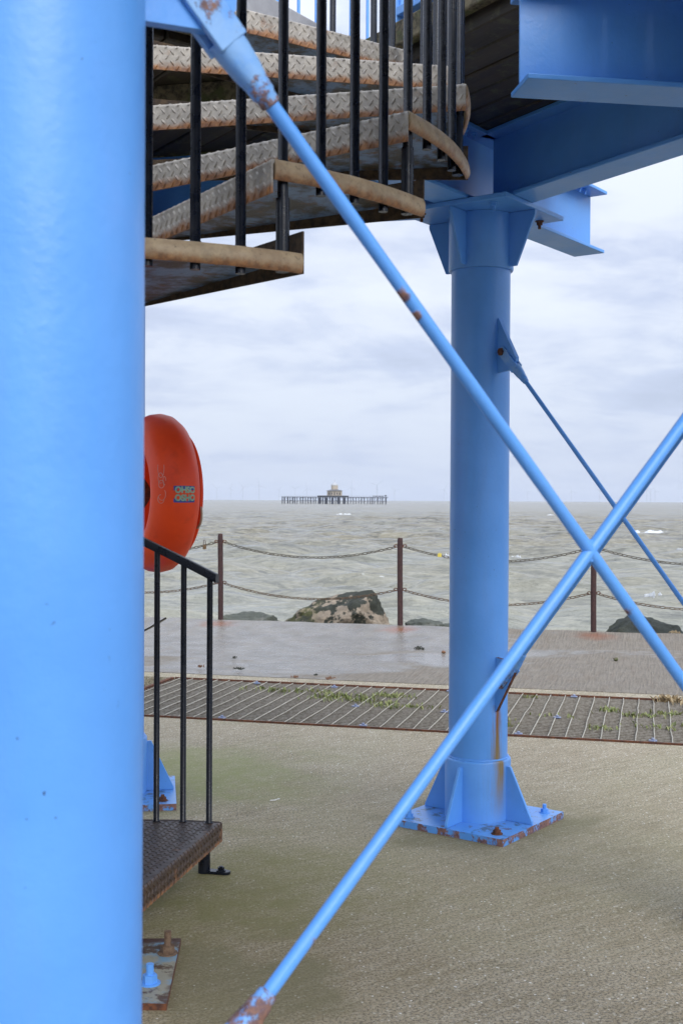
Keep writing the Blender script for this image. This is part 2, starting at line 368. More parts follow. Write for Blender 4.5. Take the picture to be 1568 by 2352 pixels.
sheet('bounce_cut_sheet',[(-40,.004),(-3.2,.004)],-40,40,m_bounce_cut)  # unseen dark sheet added behind the camera to cut bounce onto the beams
o=sheet('kerb_strip',prof,-40,40,m_conc)
prof=[(GB+.283,-.03),(GB+.285,.006)]
for i in range(30):
    t=i/29; n=GB+.30+(13.60-GB-.30)*t; prof.append((n,.008+.030*t+.115*max(0,(t-.55)/.45)**2.))
prof+=[(13.635,.147),(13.65,.12),(13.65,-4)]
EDGE=13.5
JE=-5.68
sheet('apron',prof,JE,7,m_apron,120); sheet('apron',prof,7,40,m_apron,4)
sheet('apron',prof,-40,JE-.05,m_apron,4)
sheet('apron_joint',[(n,z-.02) for n,z in prof[1:-1]],JE-.06,JE+.01,m_dirt)

# ------------------------------------------------------------------ grating
gt=tag(empty('metal_grating',P(0,GF,0)),'galvanised floor grating of fine bars with pale cross rods over the drain','grating')
g0=P(0,GF,0)
def PL(e,n,z=0): return P(e,n,z)-g0
E0,E1=-4.10,3.2
b=MB(); nb_=30; pitch=(GB-GF-.04)/nb_
for i in range(nb_+1):
    n=GF+.02+pitch*i
    b.box(PL((E0+E1)/2,n,-.016),EX,NX,ZV,E1-E0,.0095,.030)
b.build('bearing_bars',m_galv,gt)
def mk_rod():
    s=M('pale_worn_steel'); return s.fin(s.mix(s.rng(s.noise(30,5,.7),.3,.7),(.44,.41,.34),(.27,.24,.18)),.6)
m_rodg=mk_rod()
b=MB(); k=0; e=E0+.05
rngg=random.Random(3)
while e<E1:
    b.path([PL(e+rngg.uniform(-.004,.004),GF+.0+t*(GB-GF),.006-.003*abs(math.sin(t*9+k))) for t in [i/8 for i in range(9)]],.0044,6); e+=.1165; k+=1
b.build('cross_rods',m_rodg,gt,smooth=60)
b=MB(); b.box(PL((E0+E1)/2,GF-.008,-.012),EX,NX,ZV,E1-E0,.012,.05); b.box(PL((E0+E1)/2,GB+.006,-.012),EX,NX,ZV,E1-E0,.014,.05); b.box(PL(E0-.02,(GF+GB)/2,-.012),EX,NX,ZV,.03,GB-GF-.02,.052)
b.build('frame',m_rust,gt)
b=MB(); b.box(PL((E0+E1)/2,(GF+GB)/2+.1,-.075),EX,NX,ZV,E1-E0,.07,.08); b.build('support_beam',m_rust,gt)
m_clip=blue('bluish_clip_steel',base=(.20,.22,.30))
clip=MB(); clip.box((0,0,.008),EX,NX,ZV,.055,.03,.010).tube((0,0,.012),(0,0,.026),.012,n=6); c0=None
for e,n in [(-3.85,GF+.05),(-2.6,GB-.12),(-3.02,GF+.06),(-1.96,GF+.05),(-1.62,GB-.05),(-1.50,GF+.75),(-.87,GF+.05),(-.60,GB-.05),(-.66,GF+.75),(.95,GB-.06),(.02,GF+.06),(-2.2,GF+.8),(-3.3,GB-.1)]:
    if c0 is None: c0=clip.build('clip',m_clip,gt,bevel=.003); c0.location=PL(e,n,0)
    else: copy_part(c0,gt,PL(e,n,0))

def mk_leaf(name,a,b_):
    s=M(name); return s.fin(s.mix(s.rng(s.noise(25,3,.6),.35,.65),a,b_),.6,spec=.3)
m_weed=mk_leaf('weed_green',(.15,.19,.06),(.30,.30,.13)); m_dead=mk_leaf('dead_grass',(.42,.33,.19),(.28,.20,.11))
def tufts(name,centres,m,h,seed,label):
    r=random.Random(seed); b=MB()
    for e,n,cnt,sp in centres:
        for _ in range(cnt):
            c=P(e+r.gauss(0,sp),min(GB+.05,max(GF+.02,n+r.gauss(0,sp*.5))),-.015); a=r.uniform(0,TAU); L_=h*r.uniform(.5,1.3); w=L_*.16
            d=d2(a); sdv=d2(a+PI/2); l=r.uniform(.2,.8)
            p=[c-sdv*w*.4,c+sdv*w*.4,c+d*L_*l*.5+ZV*L_*.6+sdv*w,c+d*L_*l+ZV*L_*.85,c+d*L_*l*.5+ZV*L_*.6-sdv*w]
            b.add(p,[(0,1,2,3,4)])
    return tag(b.build(name,m,recalc=False),label,'weeds',kind='stuff')
W_=[(-3.1,9.55,60,.12),(-2.5,9.45,90,.16),(-2.35,9.3,160,.15),(-2.05,9.55,110,.1),(-2.0,9.15,60,.1),(-2.75,9.6,50,.1),(-1.75,9.1,40,.08),(-1.95,9.0,20,.05),(-1.45,9.9,25,.03),(-1.1,8.75,14,.06),(-.95,9.8,20,.04),(-.3,9.35,40,.05),(-.05,9.2,70,.10),(.15,9.35,50,.07),(.05,8.75,40,.12),(-.35,8.6,35,.06),(.55,9.5,60,.12),(.85,9.75,120,.12),(.6,9.85,70,.08),(.75,9.2,50,.08),(.35,8.95,30,.1),(1.1,9.1,40,.08),(-1.0,8.55,20,.05),(-.6,9.0,14,.1),(.35,9.85,30,.06)]
tufts('weeds',W_,m_weed,.045,4,'low green weeds pushing up through the drain grating')
tufts('dead_grass',[(.15,9.93,80,.06),(.5,9.9,110,.12),(.55,9.55,60,.08),(.75,9.6,50,.1),(-1.45,9.93,20,.03),(.3,9.9,50,.1)],m_dead,.07,9,'pale dead grass lying along the grating edge')

# ------------------------------------------------------------------ sea
def mk_sea():
    s=M('sea_water'); x,y,zz=s.sep()[:]
    rot=(0,0,R_(14.5))
    w1=s.noise(.55,6,.62,.4,stretch=(.45,1,1),rot=rot); w2=s.noise(2.6,6,.66,.3,stretch=(.5,1,1),rot=rot); w3=s.noise(.09,5,.6,stretch=(.35,1,1),rot=rot)
    c=s.mix(s.rng(w1,.35,.65),(.165,.145,.095),(.235,.208,.14)); c=s.mix(s.rng(s.noise(.05,4,.6,stretch=(.3,1,1),rot=rot),.4,.65,0,.5),c,(.20,.215,.19))
    c=s.mix(s.rng(w2,.45,.62,0,.75),c,(.33,.305,.235)); c=s.mix(s.rng(s.noise(1.3,5,.7,stretch=(.4,1,1),rot=rot,loc=(5,5,0)),.5,.62,0,.8),c,(.07,.065,.048))
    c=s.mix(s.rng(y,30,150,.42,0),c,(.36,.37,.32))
    foam=s.math('MULTIPLY',s.rng(s.noise(.10,8,.70,.2,stretch=(.22,1,1),rot=rot,loc=(9,4,0)),.672,.69),s.rng(w2,.42,.58))
    f2=s.math('MULTIPLY',s.rng(s.noise(.9,6,.7,.6,stretch=(.3,1,1),rot=rot,loc=(2,8,0)),.735,.765),s.rng(y,50,700,.6,.0))
    foam=s.math('MAXIMUM',foam,f2)
    c=s.mix(foam,c,(.85,.87,.88))
    nb=s.bump(w3,1.,3.0); nb=s.bump(w1,1.,.55,nb); nb=s.bump(w2,1.,.16,nb); nb=s.bump(s.noise(9,5,.65,stretch=(.5,1,1),rot=rot),.8,.04,nb)
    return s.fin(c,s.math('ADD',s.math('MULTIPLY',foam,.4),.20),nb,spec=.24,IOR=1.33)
m_sea=mk_sea()
SEA=-2.2
def sea_mesh():
    # fan of strips out from the wall, finer towards the shore
    rows=620; cols=620; a0,a1=R_(-30),R_(36)
    rr=16*(4200/16)**(np.linspace(0,1,rows)**.92); th=np.linspace(a0,a1,cols)
    Rg,T=np.meshgrid(rr,th,indexing='ij'); X=Rg*np.sin(T); Y=Rg*np.cos(T); Z=np.zeros_like(X)
    spc=np.maximum(np.gradient(rr)[:,None]*np.ones_like(X),Rg*(a1-a0)/cols)
    rs=np.random.RandomState(5)
    for i in range(64):
        lam=.9*(16/.9)**(i/63.)*rs.uniform(.9,1.1); ang=R_(14.5)+rs.normal(0,.45)
        k=2*np.pi/lam; amp=.0150*lam**.75*rs.uniform(.5,1.2)
        ph=k*(X*np.sin(ang)+Y*np.cos(ang))+rs.uniform(0,6.28)
        att=np.clip((lam/spc-2.2)/3,0,1)
        wv=np.sin(ph); Z+=amp*att*(wv+.35*np.cos(2*ph))
    Z+=SEA
    v=np.stack([X,Y,Z],-1).reshape(-1,3)
    i=np.arange(rows-1)[:,None]*cols+np.arange(cols-1)[None,:]
    f=np.stack([i,i+1,i+cols+1,i+cols],-1).reshape(-1,4)[:,::-1]
    me=bpy.data.meshes.new('sea'); me.vertices.add(len(v)); me.vertices.foreach_set('co',v.ravel())
    me.loops.add(f.size); me.loops.foreach_set('vertex_index',f.ravel()); me.polygons.add(len(f))
    me.polygons.foreach_set('loop_start',np.arange(len(f))*4); me.polygons.foreach_set('loop_total',np.full(len(f),4)); me.polygons.foreach_set('use_smooth',np.ones(len(f),bool))
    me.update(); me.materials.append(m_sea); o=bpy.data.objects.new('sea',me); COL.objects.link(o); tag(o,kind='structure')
    b=MB(); b.add([(-14000,-200,SEA-.75),(14000,-200,SEA-.75),(14000,14000,SEA-.75),(-14000,14000,SEA-.75)],[(0,1,2,3)])
    tag(b.build('sea',m_sea,recalc=False),kind='structure')
sea_mesh()
# breaking crests large enough to count
m_foam=(lambda s:s.fin((.70,.72,.73),.7,s.bump(s.noise(6,5,.7),1,.2)))(M('sea_foam'))
def crest(x0,x1,y,h,seed,label):
    r=random.Random(seed); a=G(x0,y+3,SEA+.20); b_=G(x1,y+3,SEA+.20); Lh=(b_-a).length; n=70; hh=h*a.y/F*.5; b=MB(); vs=[]
    for i in range(n+1):
        t=i/n; c=a.lerp(b_,t)+NX*(.25*math.sin(t*7+seed)*Lh*.05); k=math.sin(PI*t)**.5*(.7+.3*r.random())*(.45+1.1*mn.fractal(Vector((t*5,seed,0)),.9,2,3))
        k=min(1,max(0.0,k)); w=.6+hh*1.2
        vs+=[c-NX*w*k+ZV*-.12,c-NX*w*.3*k+ZV*((hh*.75+.08)*k-.05*(k<.05)),c+ZV*((hh+.12)*k-.10*(k<.05)),c+NX*w*k*.7+ZV*-.08]
    b.add(vs,[(i*4+j,(i+1)*4+j,(i+1)*4+j+1,i*4+j+1) for i in range(n) for j in range(3)])
    tag(b.build('breaking_wave',m_foam,smooth=60),label,'wave',group='white crests breaking on the sea')
crest(1450,1536,1219,9,1,'widest white breaking crest on the sea, right of the thin rod')
crest(772,806,1178,3.5,2,'small white crest just below the distant pier')
crest(1172,1196,1277,9,3,'white crest hard against the right edge of the blue column')
crest(1015,1034,1274,9,4,'white crest hard against the left edge of the blue column')
crest(1286,1314,1238,7,5,'white crest left of the crossing of the near rods')
crest(1330,1352,1273,5,6,'faint short crest between the near rods under their crossing')
crest(1552,1568,1259,7,7,'white crest at the right edge of the photo')
crest(1478,1520,1363,7,8,'low white crest beyond the lower chain on the far right')
crest(1255,1272,1180,4,9,'thin white crest near the horizon between column and rods')
crest(1300,1330,1205,3,10,'thin streak of foam left of the upper rod crossing')

# ------------------------------------------------------------------ octagon frame
OC=Vector((-.777,3.950,0)); OR=2.484; OPH=R_(8.72); SIDE=2*OR*math.sin(PI/8)
V={n:OC+d2(OPH+k*PI/4)*OR for n,k in dict(N=-2,Q2=-1,Q=0,M=1,R=2).items()}
V['M']+=Vector((-.008,.003,0)); V['N']+=Vector((.0065,0,0)); V['R']+=Vector((-.045,0,0))
ANG={n:OPH+k*PI/4 for n,k in dict(N=-2,Q2=-1,Q=0,M=1,R=2).items()}
CR=.1455
def sdir(a,b): d=(V[b]-V[a]); return math.atan2(d.y,d.x)
def bolt(b,c,ax,r=.019,h=.016,stud=.02):
    c=Vector(c); ax=Vector(ax).normalized()
    b.tube(c,c+ax*.004,r*1.45,n=14); b.tube(c+ax*.004,c+ax*(.004+h),r,n=6); b.tube(c+ax*(.004+h),c+ax*(.004+h+stud),r*.52,n=10)
def column(key,label,streak=None):
    p=V[key]; a=ANG[key]; t=tag(empty('support_column',p),label,'column',group='blue tubular columns of the octagonal stair tower')
    rad=d2(a); tan=d2(a+PI/2)
    mcol=blue('blue_column_paint',streak=streak) if streak else m_blue
    b=MB(); b.tube((0,0,.034),(0,0,3.005),CR,n=96,cap=False); b.build('shaft',mcol,t,smooth=True)
    b=MB(); b.tube((0,0,.034),(0,0,.330),.163,n=96,cap=False,prof=[(0,.163),(.965,.163),(.985,.161),(1,.155),(1,.1457)]); b.build('base_sleeve',mcol,t,smooth=50)
    b=MB(); b.tube((0,0,2.735),(0,0,3.005),.160,n=96,cap=False,prof=[(0,.1457),(0,.157),(.02,.160),(1,.160)]); b.build('top_sleeve',m_blue,t,smooth=50)
    # weld rings
    b=MB(); b.path([(CR*math.cos(i*TAU/64)*1.02,CR*math.sin(i*TAU/64)*1.02,.333+.001*math.sin(i*2.3)) for i in range(64)],.0055,8,True); b.build('weld_bead',m_blue_r,t,smooth=60)
    s=.315
    pl=MB(); c4=[rad*s*i+tan*s*j for i,j in ((-1,-1),(1,-1),(1,1),(-1,1))]
    pl.prism(c4,0,.034); 
    pl.mi=[0,1,2,2,2,2]
    bp=pl.build('base_plate',[m_rust,m_plate_top,m_blue_edge],t,recalc=True)
    b=MB(); b.prism([v*(.30/.315) for v in c4],3.006,3.028); cp=b.build('cap_plate',m_blue_r,t,bevel=.002)
    for k,(i,j) in enumerate(((-1,-1),(1,-1),(1,1),(-1,1))):
        b=MB(); bolt(b,rad*.245*i+tan*.245*j+ZV*.034,ZV,stud=.012 if k==0 else .022); b.build('bolt',m_rust if k==0 else m_blue_r,bp,smooth=30)
        b=MB(); bolt(b,rad*.235*i+tan*.20*j+ZV*3.006,-ZV,r=.015); b.build('bolt',m_rust if k%2 else m_blue,cp,smooth=30)
    for k in range(4):
        d=d2(a+k*PI/2); sd=d2(a+k*PI/2+PI/2); th=.016
        def gus(poly,nm,top):
            b=MB(); vs=[d*r_+ZV*z_+sd*(th/2*q) for q in (-1,1) for r_,z_ in poly]; n=len(poly)
            b.add(vs,[tuple(range(n)),tuple(range(n,2*n))[::-1]]+[(i,(i+1)%n,n+(i+1)%n,n+i) for i in range(n)])
            b.build(nm,m_gusset,t,bevel=.003)
        gus([(.155,.034),(.305,.034),(.305,.048),(.185,.300),(.155,.300)],'gusset',0)
        gus([(.150,3.005),(.300,3.005),(.300,2.985),(.200,2.745),(.150,2.745)],'gusset',1)
    return t
def mk_ptop():
    s=M('blue_plate_top')
    c=s.mix(s.rng(s.noise(4,5,.6),.3,.7),BLUE,(.13,.33,.70))
    c=s.mix(s.rng(s.noise(13,6,.7),.54,.62,0,.85),c,(.05,.08,.10)); c=s.mix(s.rng(s.noise(22,6,.72,loc=(5,1,0)),.58,.66),c,(.13,.055,.025))
    x,y,zz=s.sep()[:]; d=s.math('MAXIMUM',s.math('ABSOLUTE',x),s.math('ABSOLUTE',y))
    return s.fin(c,.33,s.bump(s.noise(40,4,.6),.5,.002))
m_plate_top=mk_ptop()
sM=sdir('M','Q')
column('M','blue steel column at the centre with a rust streak running down to its bolted foot',streak=(sM+.04,.605,-.02,.040))
column('N','big blurred blue column filling the left edge in the foreground')
column('R','far blue column behind the orange lifebuoy case, its finned foot beside the black bars')
column('Q','blue column standing outside the right edge under the big beam')
column('Q2','near blue column standing outside the right edge where the thick rods end')

# brackets and rods: each crossed pair is one welded cross
def bracket(parent_loc,p,ang,up_,rusty):
    d=d2(ang); sd=d2(ang+PI/2); th=.018; zc=2.30 if up_ else .76; s=1 if up_ else -1
    poly=[(CR-.012,zc+s*.185),(CR+.006,zc+s*.187),(.285,zc-s*.015),(.284,zc-s*.035),(.250,zc-s*.070),(CR-.012,zc-s*.078)]
    b=MB(); n=len(poly); vs=[p+d*r_+ZV*z_+sd*(th/2*q)-parent_loc for q in (-1,1) for r_,z_ in poly]
    b.add(vs,[tuple(range(n)),tuple(range(n,2*n))[::-1]]); b.cur=1 if rusty else 0
    b.add(vs,[(i,(i+1)%n,n+(i+1)%n,n+i) for i in range(n)])
    return b
def cross(A,B,zmid,sl,label,spots):
    a=V[A]; bb=V[B]; ang=sdir(A,B); d=d2(ang); sd=d2(ang+PI/2); L_=(bb-a).length; mid=(a+bb)/2; mid.z=0
    t=tag(empty('cross_brace',mid),label,'brace',group='crossed tie rods between the columns')
    k=0
    for sg in (-1,1):
        slope=sl[0] if sg<0 else sl[1]; zm=zmid[0] if sg<0 else zmid[1]
        def pt(x,off=0): return a+d*x+ZV*(zm+sg*slope*(x-L_/2))+sd*off-mid
        # the rod: slightly lumpy under thick paint
        n=40; x0,x1=.325,L_-.325; pts=[]; rs=[]
        for i in range(n+1):
            x=x0+(x1-x0)*i/n; pts.append(pt(x)); rs.append((.0105 if A=='N' else .0100)*(1+.02*math.sin(i*1.7)+.02*math.sin(i*.6)))
        m_r=blue('blue_rod_paint',0,spots=[(tuple(pt(x)+ZV*dz),r) for (g,x,dz,r) in spots if g==sg],speck=False)
        b=MB(); b.path(pts,rs,20); b.build('rod',m_r,t,smooth=60)
        ax=(pt(1)-pt(0)).normalized(); nrm=ax.cross(sd).normalized()
        for end in (0,1):
            hi=hi0=(sg<0)==(end==0)
            ox=.19 if end==0 else L_-.19; dirn=ax if end==0 else -ax
            p0=pt(ox); q=MB()
            # collar
            cpos=p0+dirn*.190
            q.tube(cpos-dirn*.004,cpos+dirn*.034,.0175,.0165,n=12,prof=[(0,.0165),(.1,.0180),(.5,.0175),(.62,.0150),(.9,.0150),(1,.0125)])
            # body tapering into two cheeks
            pr=[(0,.0165),(.3,.0215),(.7,.0248),(1,.0255)]
            vs=[];ns=12
            for tt,w in pr:
                c=cpos-dirn*(tt*.075); hd=.0165+(.0190-.0165)*tt
                for i in range(ns):
                    an=TAU*i/ns; ca,sa=math.cos(an),math.sin(an); pw=.7
                    vs.append(c+nrm*(math.copysign(abs(ca)**pw,ca)*w)+sd*(math.copysign(abs(sa)**pw,sa)*hd))
            q.add(vs,[(kk*ns+i,kk*ns+(i+1)%ns,(kk+1)*ns+(i+1)%ns,(kk+1)*ns+i) for kk in range(3) for i in range(ns)]+[tuple(range(ns))[::-1],tuple(range(3*ns,4*ns))])
            for sgn in (-1,1):
                c=sd*(sgn*.0142); pol=[]
                for i in range(13):
                    an=PI/2+PI*i/12; pol.append(p0+c+dirn*(math.cos(an)*.0255)+nrm*(math.sin(an)*.0255))
                pol+=[p0+c+dirn*.128-nrm*.0255,p0+c+dirn*.128+nrm*.0255]
                n_=len(pol); vs=[v+sd*(w*.0048) for w in (-1,1) for v in pol]
                q.add(vs,[tuple(range(n_)),tuple(range(n_,2*n_))[::-1]]+[(i,(i+1)%n_,n_+(i+1)%n_,n_+i) for i in range(n_)])
            fk=q.build('fork_end',m_fork if hi0 else m_fork_low,t,smooth=45,bevel=.002)
            q=MB(); q.tube(p0-sd*.03,p0+sd*.03,.0115,n=16); q.tube(p0-sd*.032,p0-sd*.022,.019,n=6); q.tube(p0+sd*.022,p0+sd*.034,.019,n=6); q.build('pin',m_rust,fk,smooth=35)
            col=a if end==0 else bb; an=ang if end==0 else ang+PI
            bk=bracket(mid,col,an,hi,not hi); bk.build('bracket',[m_blue,m_rust],t,bevel=.002)
    # weld where the two rods meet
    b=MB(); xo=(zmid[0]-zmid[1])/(sl[0]+sl[1]); c=a+d*(L_/2+xo)+ZV*(zmid[1]+sl[1]*xo)-mid
    vs=[]; hs=.034
    b.prism([(-hs*.42,0),(-.008,-.016),(0,-hs*.60),(.008,-.016),(hs*.42,0),(.008,.016),(0,hs*.60),(-.008,.016)],-.0062,.0062,tr=Matrix.Translation(c)@Matrix((d,ZV,sd)).transposed().to_4x4())
    b.build('weld_plate',m_blue,t,bevel=.004,bseg=3)
    return t
def forkx(s,c):
    c=s.mix(s.rng(s.noise(10,5,.65),.38,.58,0,.6),c,(.28,.46,.68))
    return c
m_fork=blue('blue_paint_flaking_fork',.68,extra=forkx)
m_fork_low=blue('blue_paint_rusting_fork',.98,extra=forkx)
cross('N','Q2',(1.512,1.523),(1.055,1.021),'thick near pair of crossed blue rods running out from the foreground column',[(-1,.565,-.010,.014),(-1,.59,-.011,.010),(-1,1.03,-.010,.011),(1,.415,-.011,.012)])
cross('M','Q',(1.565,1.496),(.987,1.023),'thin far pair of crossed blue rods running out from the central column',[])

# ------------------------------------------------------------------ beams
def ibeam(p0,p1,zb,h,fw_,label,group,tf=.018,tw=.012,bolts=(),cut=0,mat=None,key='steel_beam',bw=None):
    mat=mat or m_gusset
    p0=Vector(p0);p1=Vector(p1);d=(p1-p0); L_=d.length; d.normalize(); sd=ZV.cross(d); mid=(p0+p1)/2
    t=tag(empty(key,mid+ZV*zb),label,'beam',group=group)
    b=MB(); b.box((0,0,h/2),d,sd,ZV,L_,tw,h-2*tf-.001); b.build('web',mat,t)
    def fl(z,nm,w):
        b=MB(); pol=[-d*(L_/2)-sd*w/2+d*cut,-d*L_/2+sd*w/2,d*L_/2+sd*w/2,d*L_/2-sd*w/2]; b.prism(pol,z,z+tf); return b.build(nm,m_blue_r,t,bevel=.003)
    fl(0,'bottom_flange',fw_); tfl=fl(h-tf,'top_flange',bw or fw_)
    for x in bolts:
        for sg in (-1,1):
            b=MB(); c=d*x+sd*(sg*fw_*.33)+ZV*(h-tf); bolt(b,c,-ZV,r=.011,h=.01,stud=.018); b.build('bolt',m_blue,tfl,smooth=30)
    return t
GP='perimeter beams joining the column heads'; GR='radial beams under the timber deck'
ZB=3.03; BH=.352
dM=(V['Q']-V['M']).normalized()
ibeam(V['M']+dM*.10,V['Q']-dM*.1,ZB,BH,.18,'long dark blue beam rising to the right from the central column head',GP)
dR=(V['R']-V['M']).normalized()
ibeam(V['M']+dR*.10,V['R']-dR*.1,ZB,BH,.18,'blue beam running left behind the treads from the central column head',GP)
def radial(key,r0,r1,label,w=.19,bolts=()):
    a=ANG[key]; off=Vector((0,0,0)); c=OC+(V[key]-(OC+d2(a)*OR))
    return ibeam(c+d2(a)*r0,c+d2(a)*r1,ZB,BH,w,label,GR,bolts=bolts,bw=w+.03)
radial('M',1.55,3.74,'short light blue beam whose square end shows right of the central column head',bolts=(.9,.83,-.35,-.42,-.5))
radial('Q',1.40,3.42,'big blue beam with a pale flange across the top right corner',w=.20)
radial('R',1.42,3.42,'blue beam over the far column behind the staircase')
V3=OC+d2(OPH+3*PI/4)*OR
ibeam(V['R']+(V3-V['R']).normalized()*.1,V3,ZB,BH,.18,'blue beam beyond the far column behind the staircase',GP)
dq=(V['Q2']-V['Q']).normalized(); ibeam(V['Q']+dq*.1,V['Q2']-dq*.1,ZB,BH,.18,'blue beam outside the right edge between the two hidden columns',GP)
dn=(V['N']-V['Q2']).normalized(); ibeam(V['Q2']+dn*.1,V['N']-dn*.1,ZB,BH,.18,'blue beam above the foreground between the near columns',GP)

# ------------------------------------------------------------------ timber deck
NN=d2(R_(33.7)); AA=d2(R_(123.7))      # across the planks, along the planks
DZ0,DZ1=3.388,3.530; AP=3.19; HO=1.39; FE=.56   # FE: far edge of the stair opening
deck=tag(empty('timber_deck',OC+ZV*DZ0),'dark underside of the timber deck of long planks round the stair opening','deck')
def octhalf(x):   # half length of the octagon at offset x
    x=abs(x); s_=AP*math.tan(PI/8)
    return AP if x<=s_ else AP-(x-s_)
pw_=.152; i=0; x=-AP+.02; rd=random.Random(2)
while x+pw_<AP:
    xm=x+pw_/2; hl=octhalf(max(abs(x),abs(x+pw_)))
    segs=[(-hl,hl)] if abs(xm)>HO else [(-hl,-HO),(FE,hl)]
    for s0,s1 in segs:
        if s1-s0<.1: continue
        b=MB(); dz=rd.uniform(-.004,.006)
        c=NN*xm+AA*((s0+s1)/2+rd.uniform(-.01,.01)); b.box(c+ZV*((DZ1-DZ0)/2+dz),AA,NN,ZV,s1-s0,pw_-.010,DZ1-DZ0)
        b.build('plank',m_timber,deck,bevel=.006,bseg=1)
    x+=pw_
# weathered edge boards round the opening and the outside
for c,ay,ax,ln,h_ in ((NN*(HO-.03)+AA*(FE-HO)/2,AA,NN,FE+HO+.1,.10),(AA*(FE-.03),NN,AA,2*HO-.1,.12),(AA*-(HO-.03),NN,AA,2*HO-.1,.10),(NN*-(HO-.03)+AA*(FE-HO)/2,AA,NN,FE+HO+.1,.10)):
    b=MB(); b.box(c+ZV*(DZ1-DZ0-h_/2+.012),ay,ax,ZV,ln,.05,h_); b.build('edge_board',m_moss,deck,bevel=.008,bseg=2)
for off,zz_,ln in ((1.02,-.055,1.7),(.02,.012,1.7)):      # bearers under the planks
    c=(V['M']+V['R'])/2-OC; c.z=0; nrm_=Vector((-dR.y,dR.x,0)); nrm_*=(-1 if nrm_.y>0 else 1)
    b=MB(); b.box(c+nrm_*off+dR*.55+ZV*zz_,dR,nrm_,ZV,ln,.14,.11); b.build('bearer',m_moss,deck,bevel=.008)

# ------------------------------------------------------------------ spiral staircase
SC=Vector((-.80,3.984,0)); SR=1.21; TH1=R_(77.69); DT=R_(22.5); Z1=.206; RI=.223; OFF=.026
st=tag(empty('spiral_staircase',SC),'steel spiral staircase with worn chequer treads and black bars winding up to the deck','staircase')
def lozenge(b,c,t,s_,nn,ang,L_=.0255,w=.0088,h=.0036):
    # raised lens with pointed ends on the plane spanned by t,s_
    u=t*math.cos(ang)+s_*math.sin(ang); v=-t*math.sin(ang)+s_*math.cos(ang)
    b.add([c+u*L_/2,c+u*L_*.2+v*w/2,c-u*L_*.2+v*w/2,c-u*L_/2,c-u*L_*.2-v*w/2,c+u*L_*.2-v*w/2,c+u*L_*.26+nn*h,c-u*L_*.26+nn*h],
          [(0,1,6),(1,2,7,6),(2,3,7),(3,4,7),(4,5,6,7),(5,0,6)])
m_rear=mk_rust('dark_brown_upstand',(.10,.065,.035),(.035,.024,.018))  # rear upstand in a darker brown than the tread plate
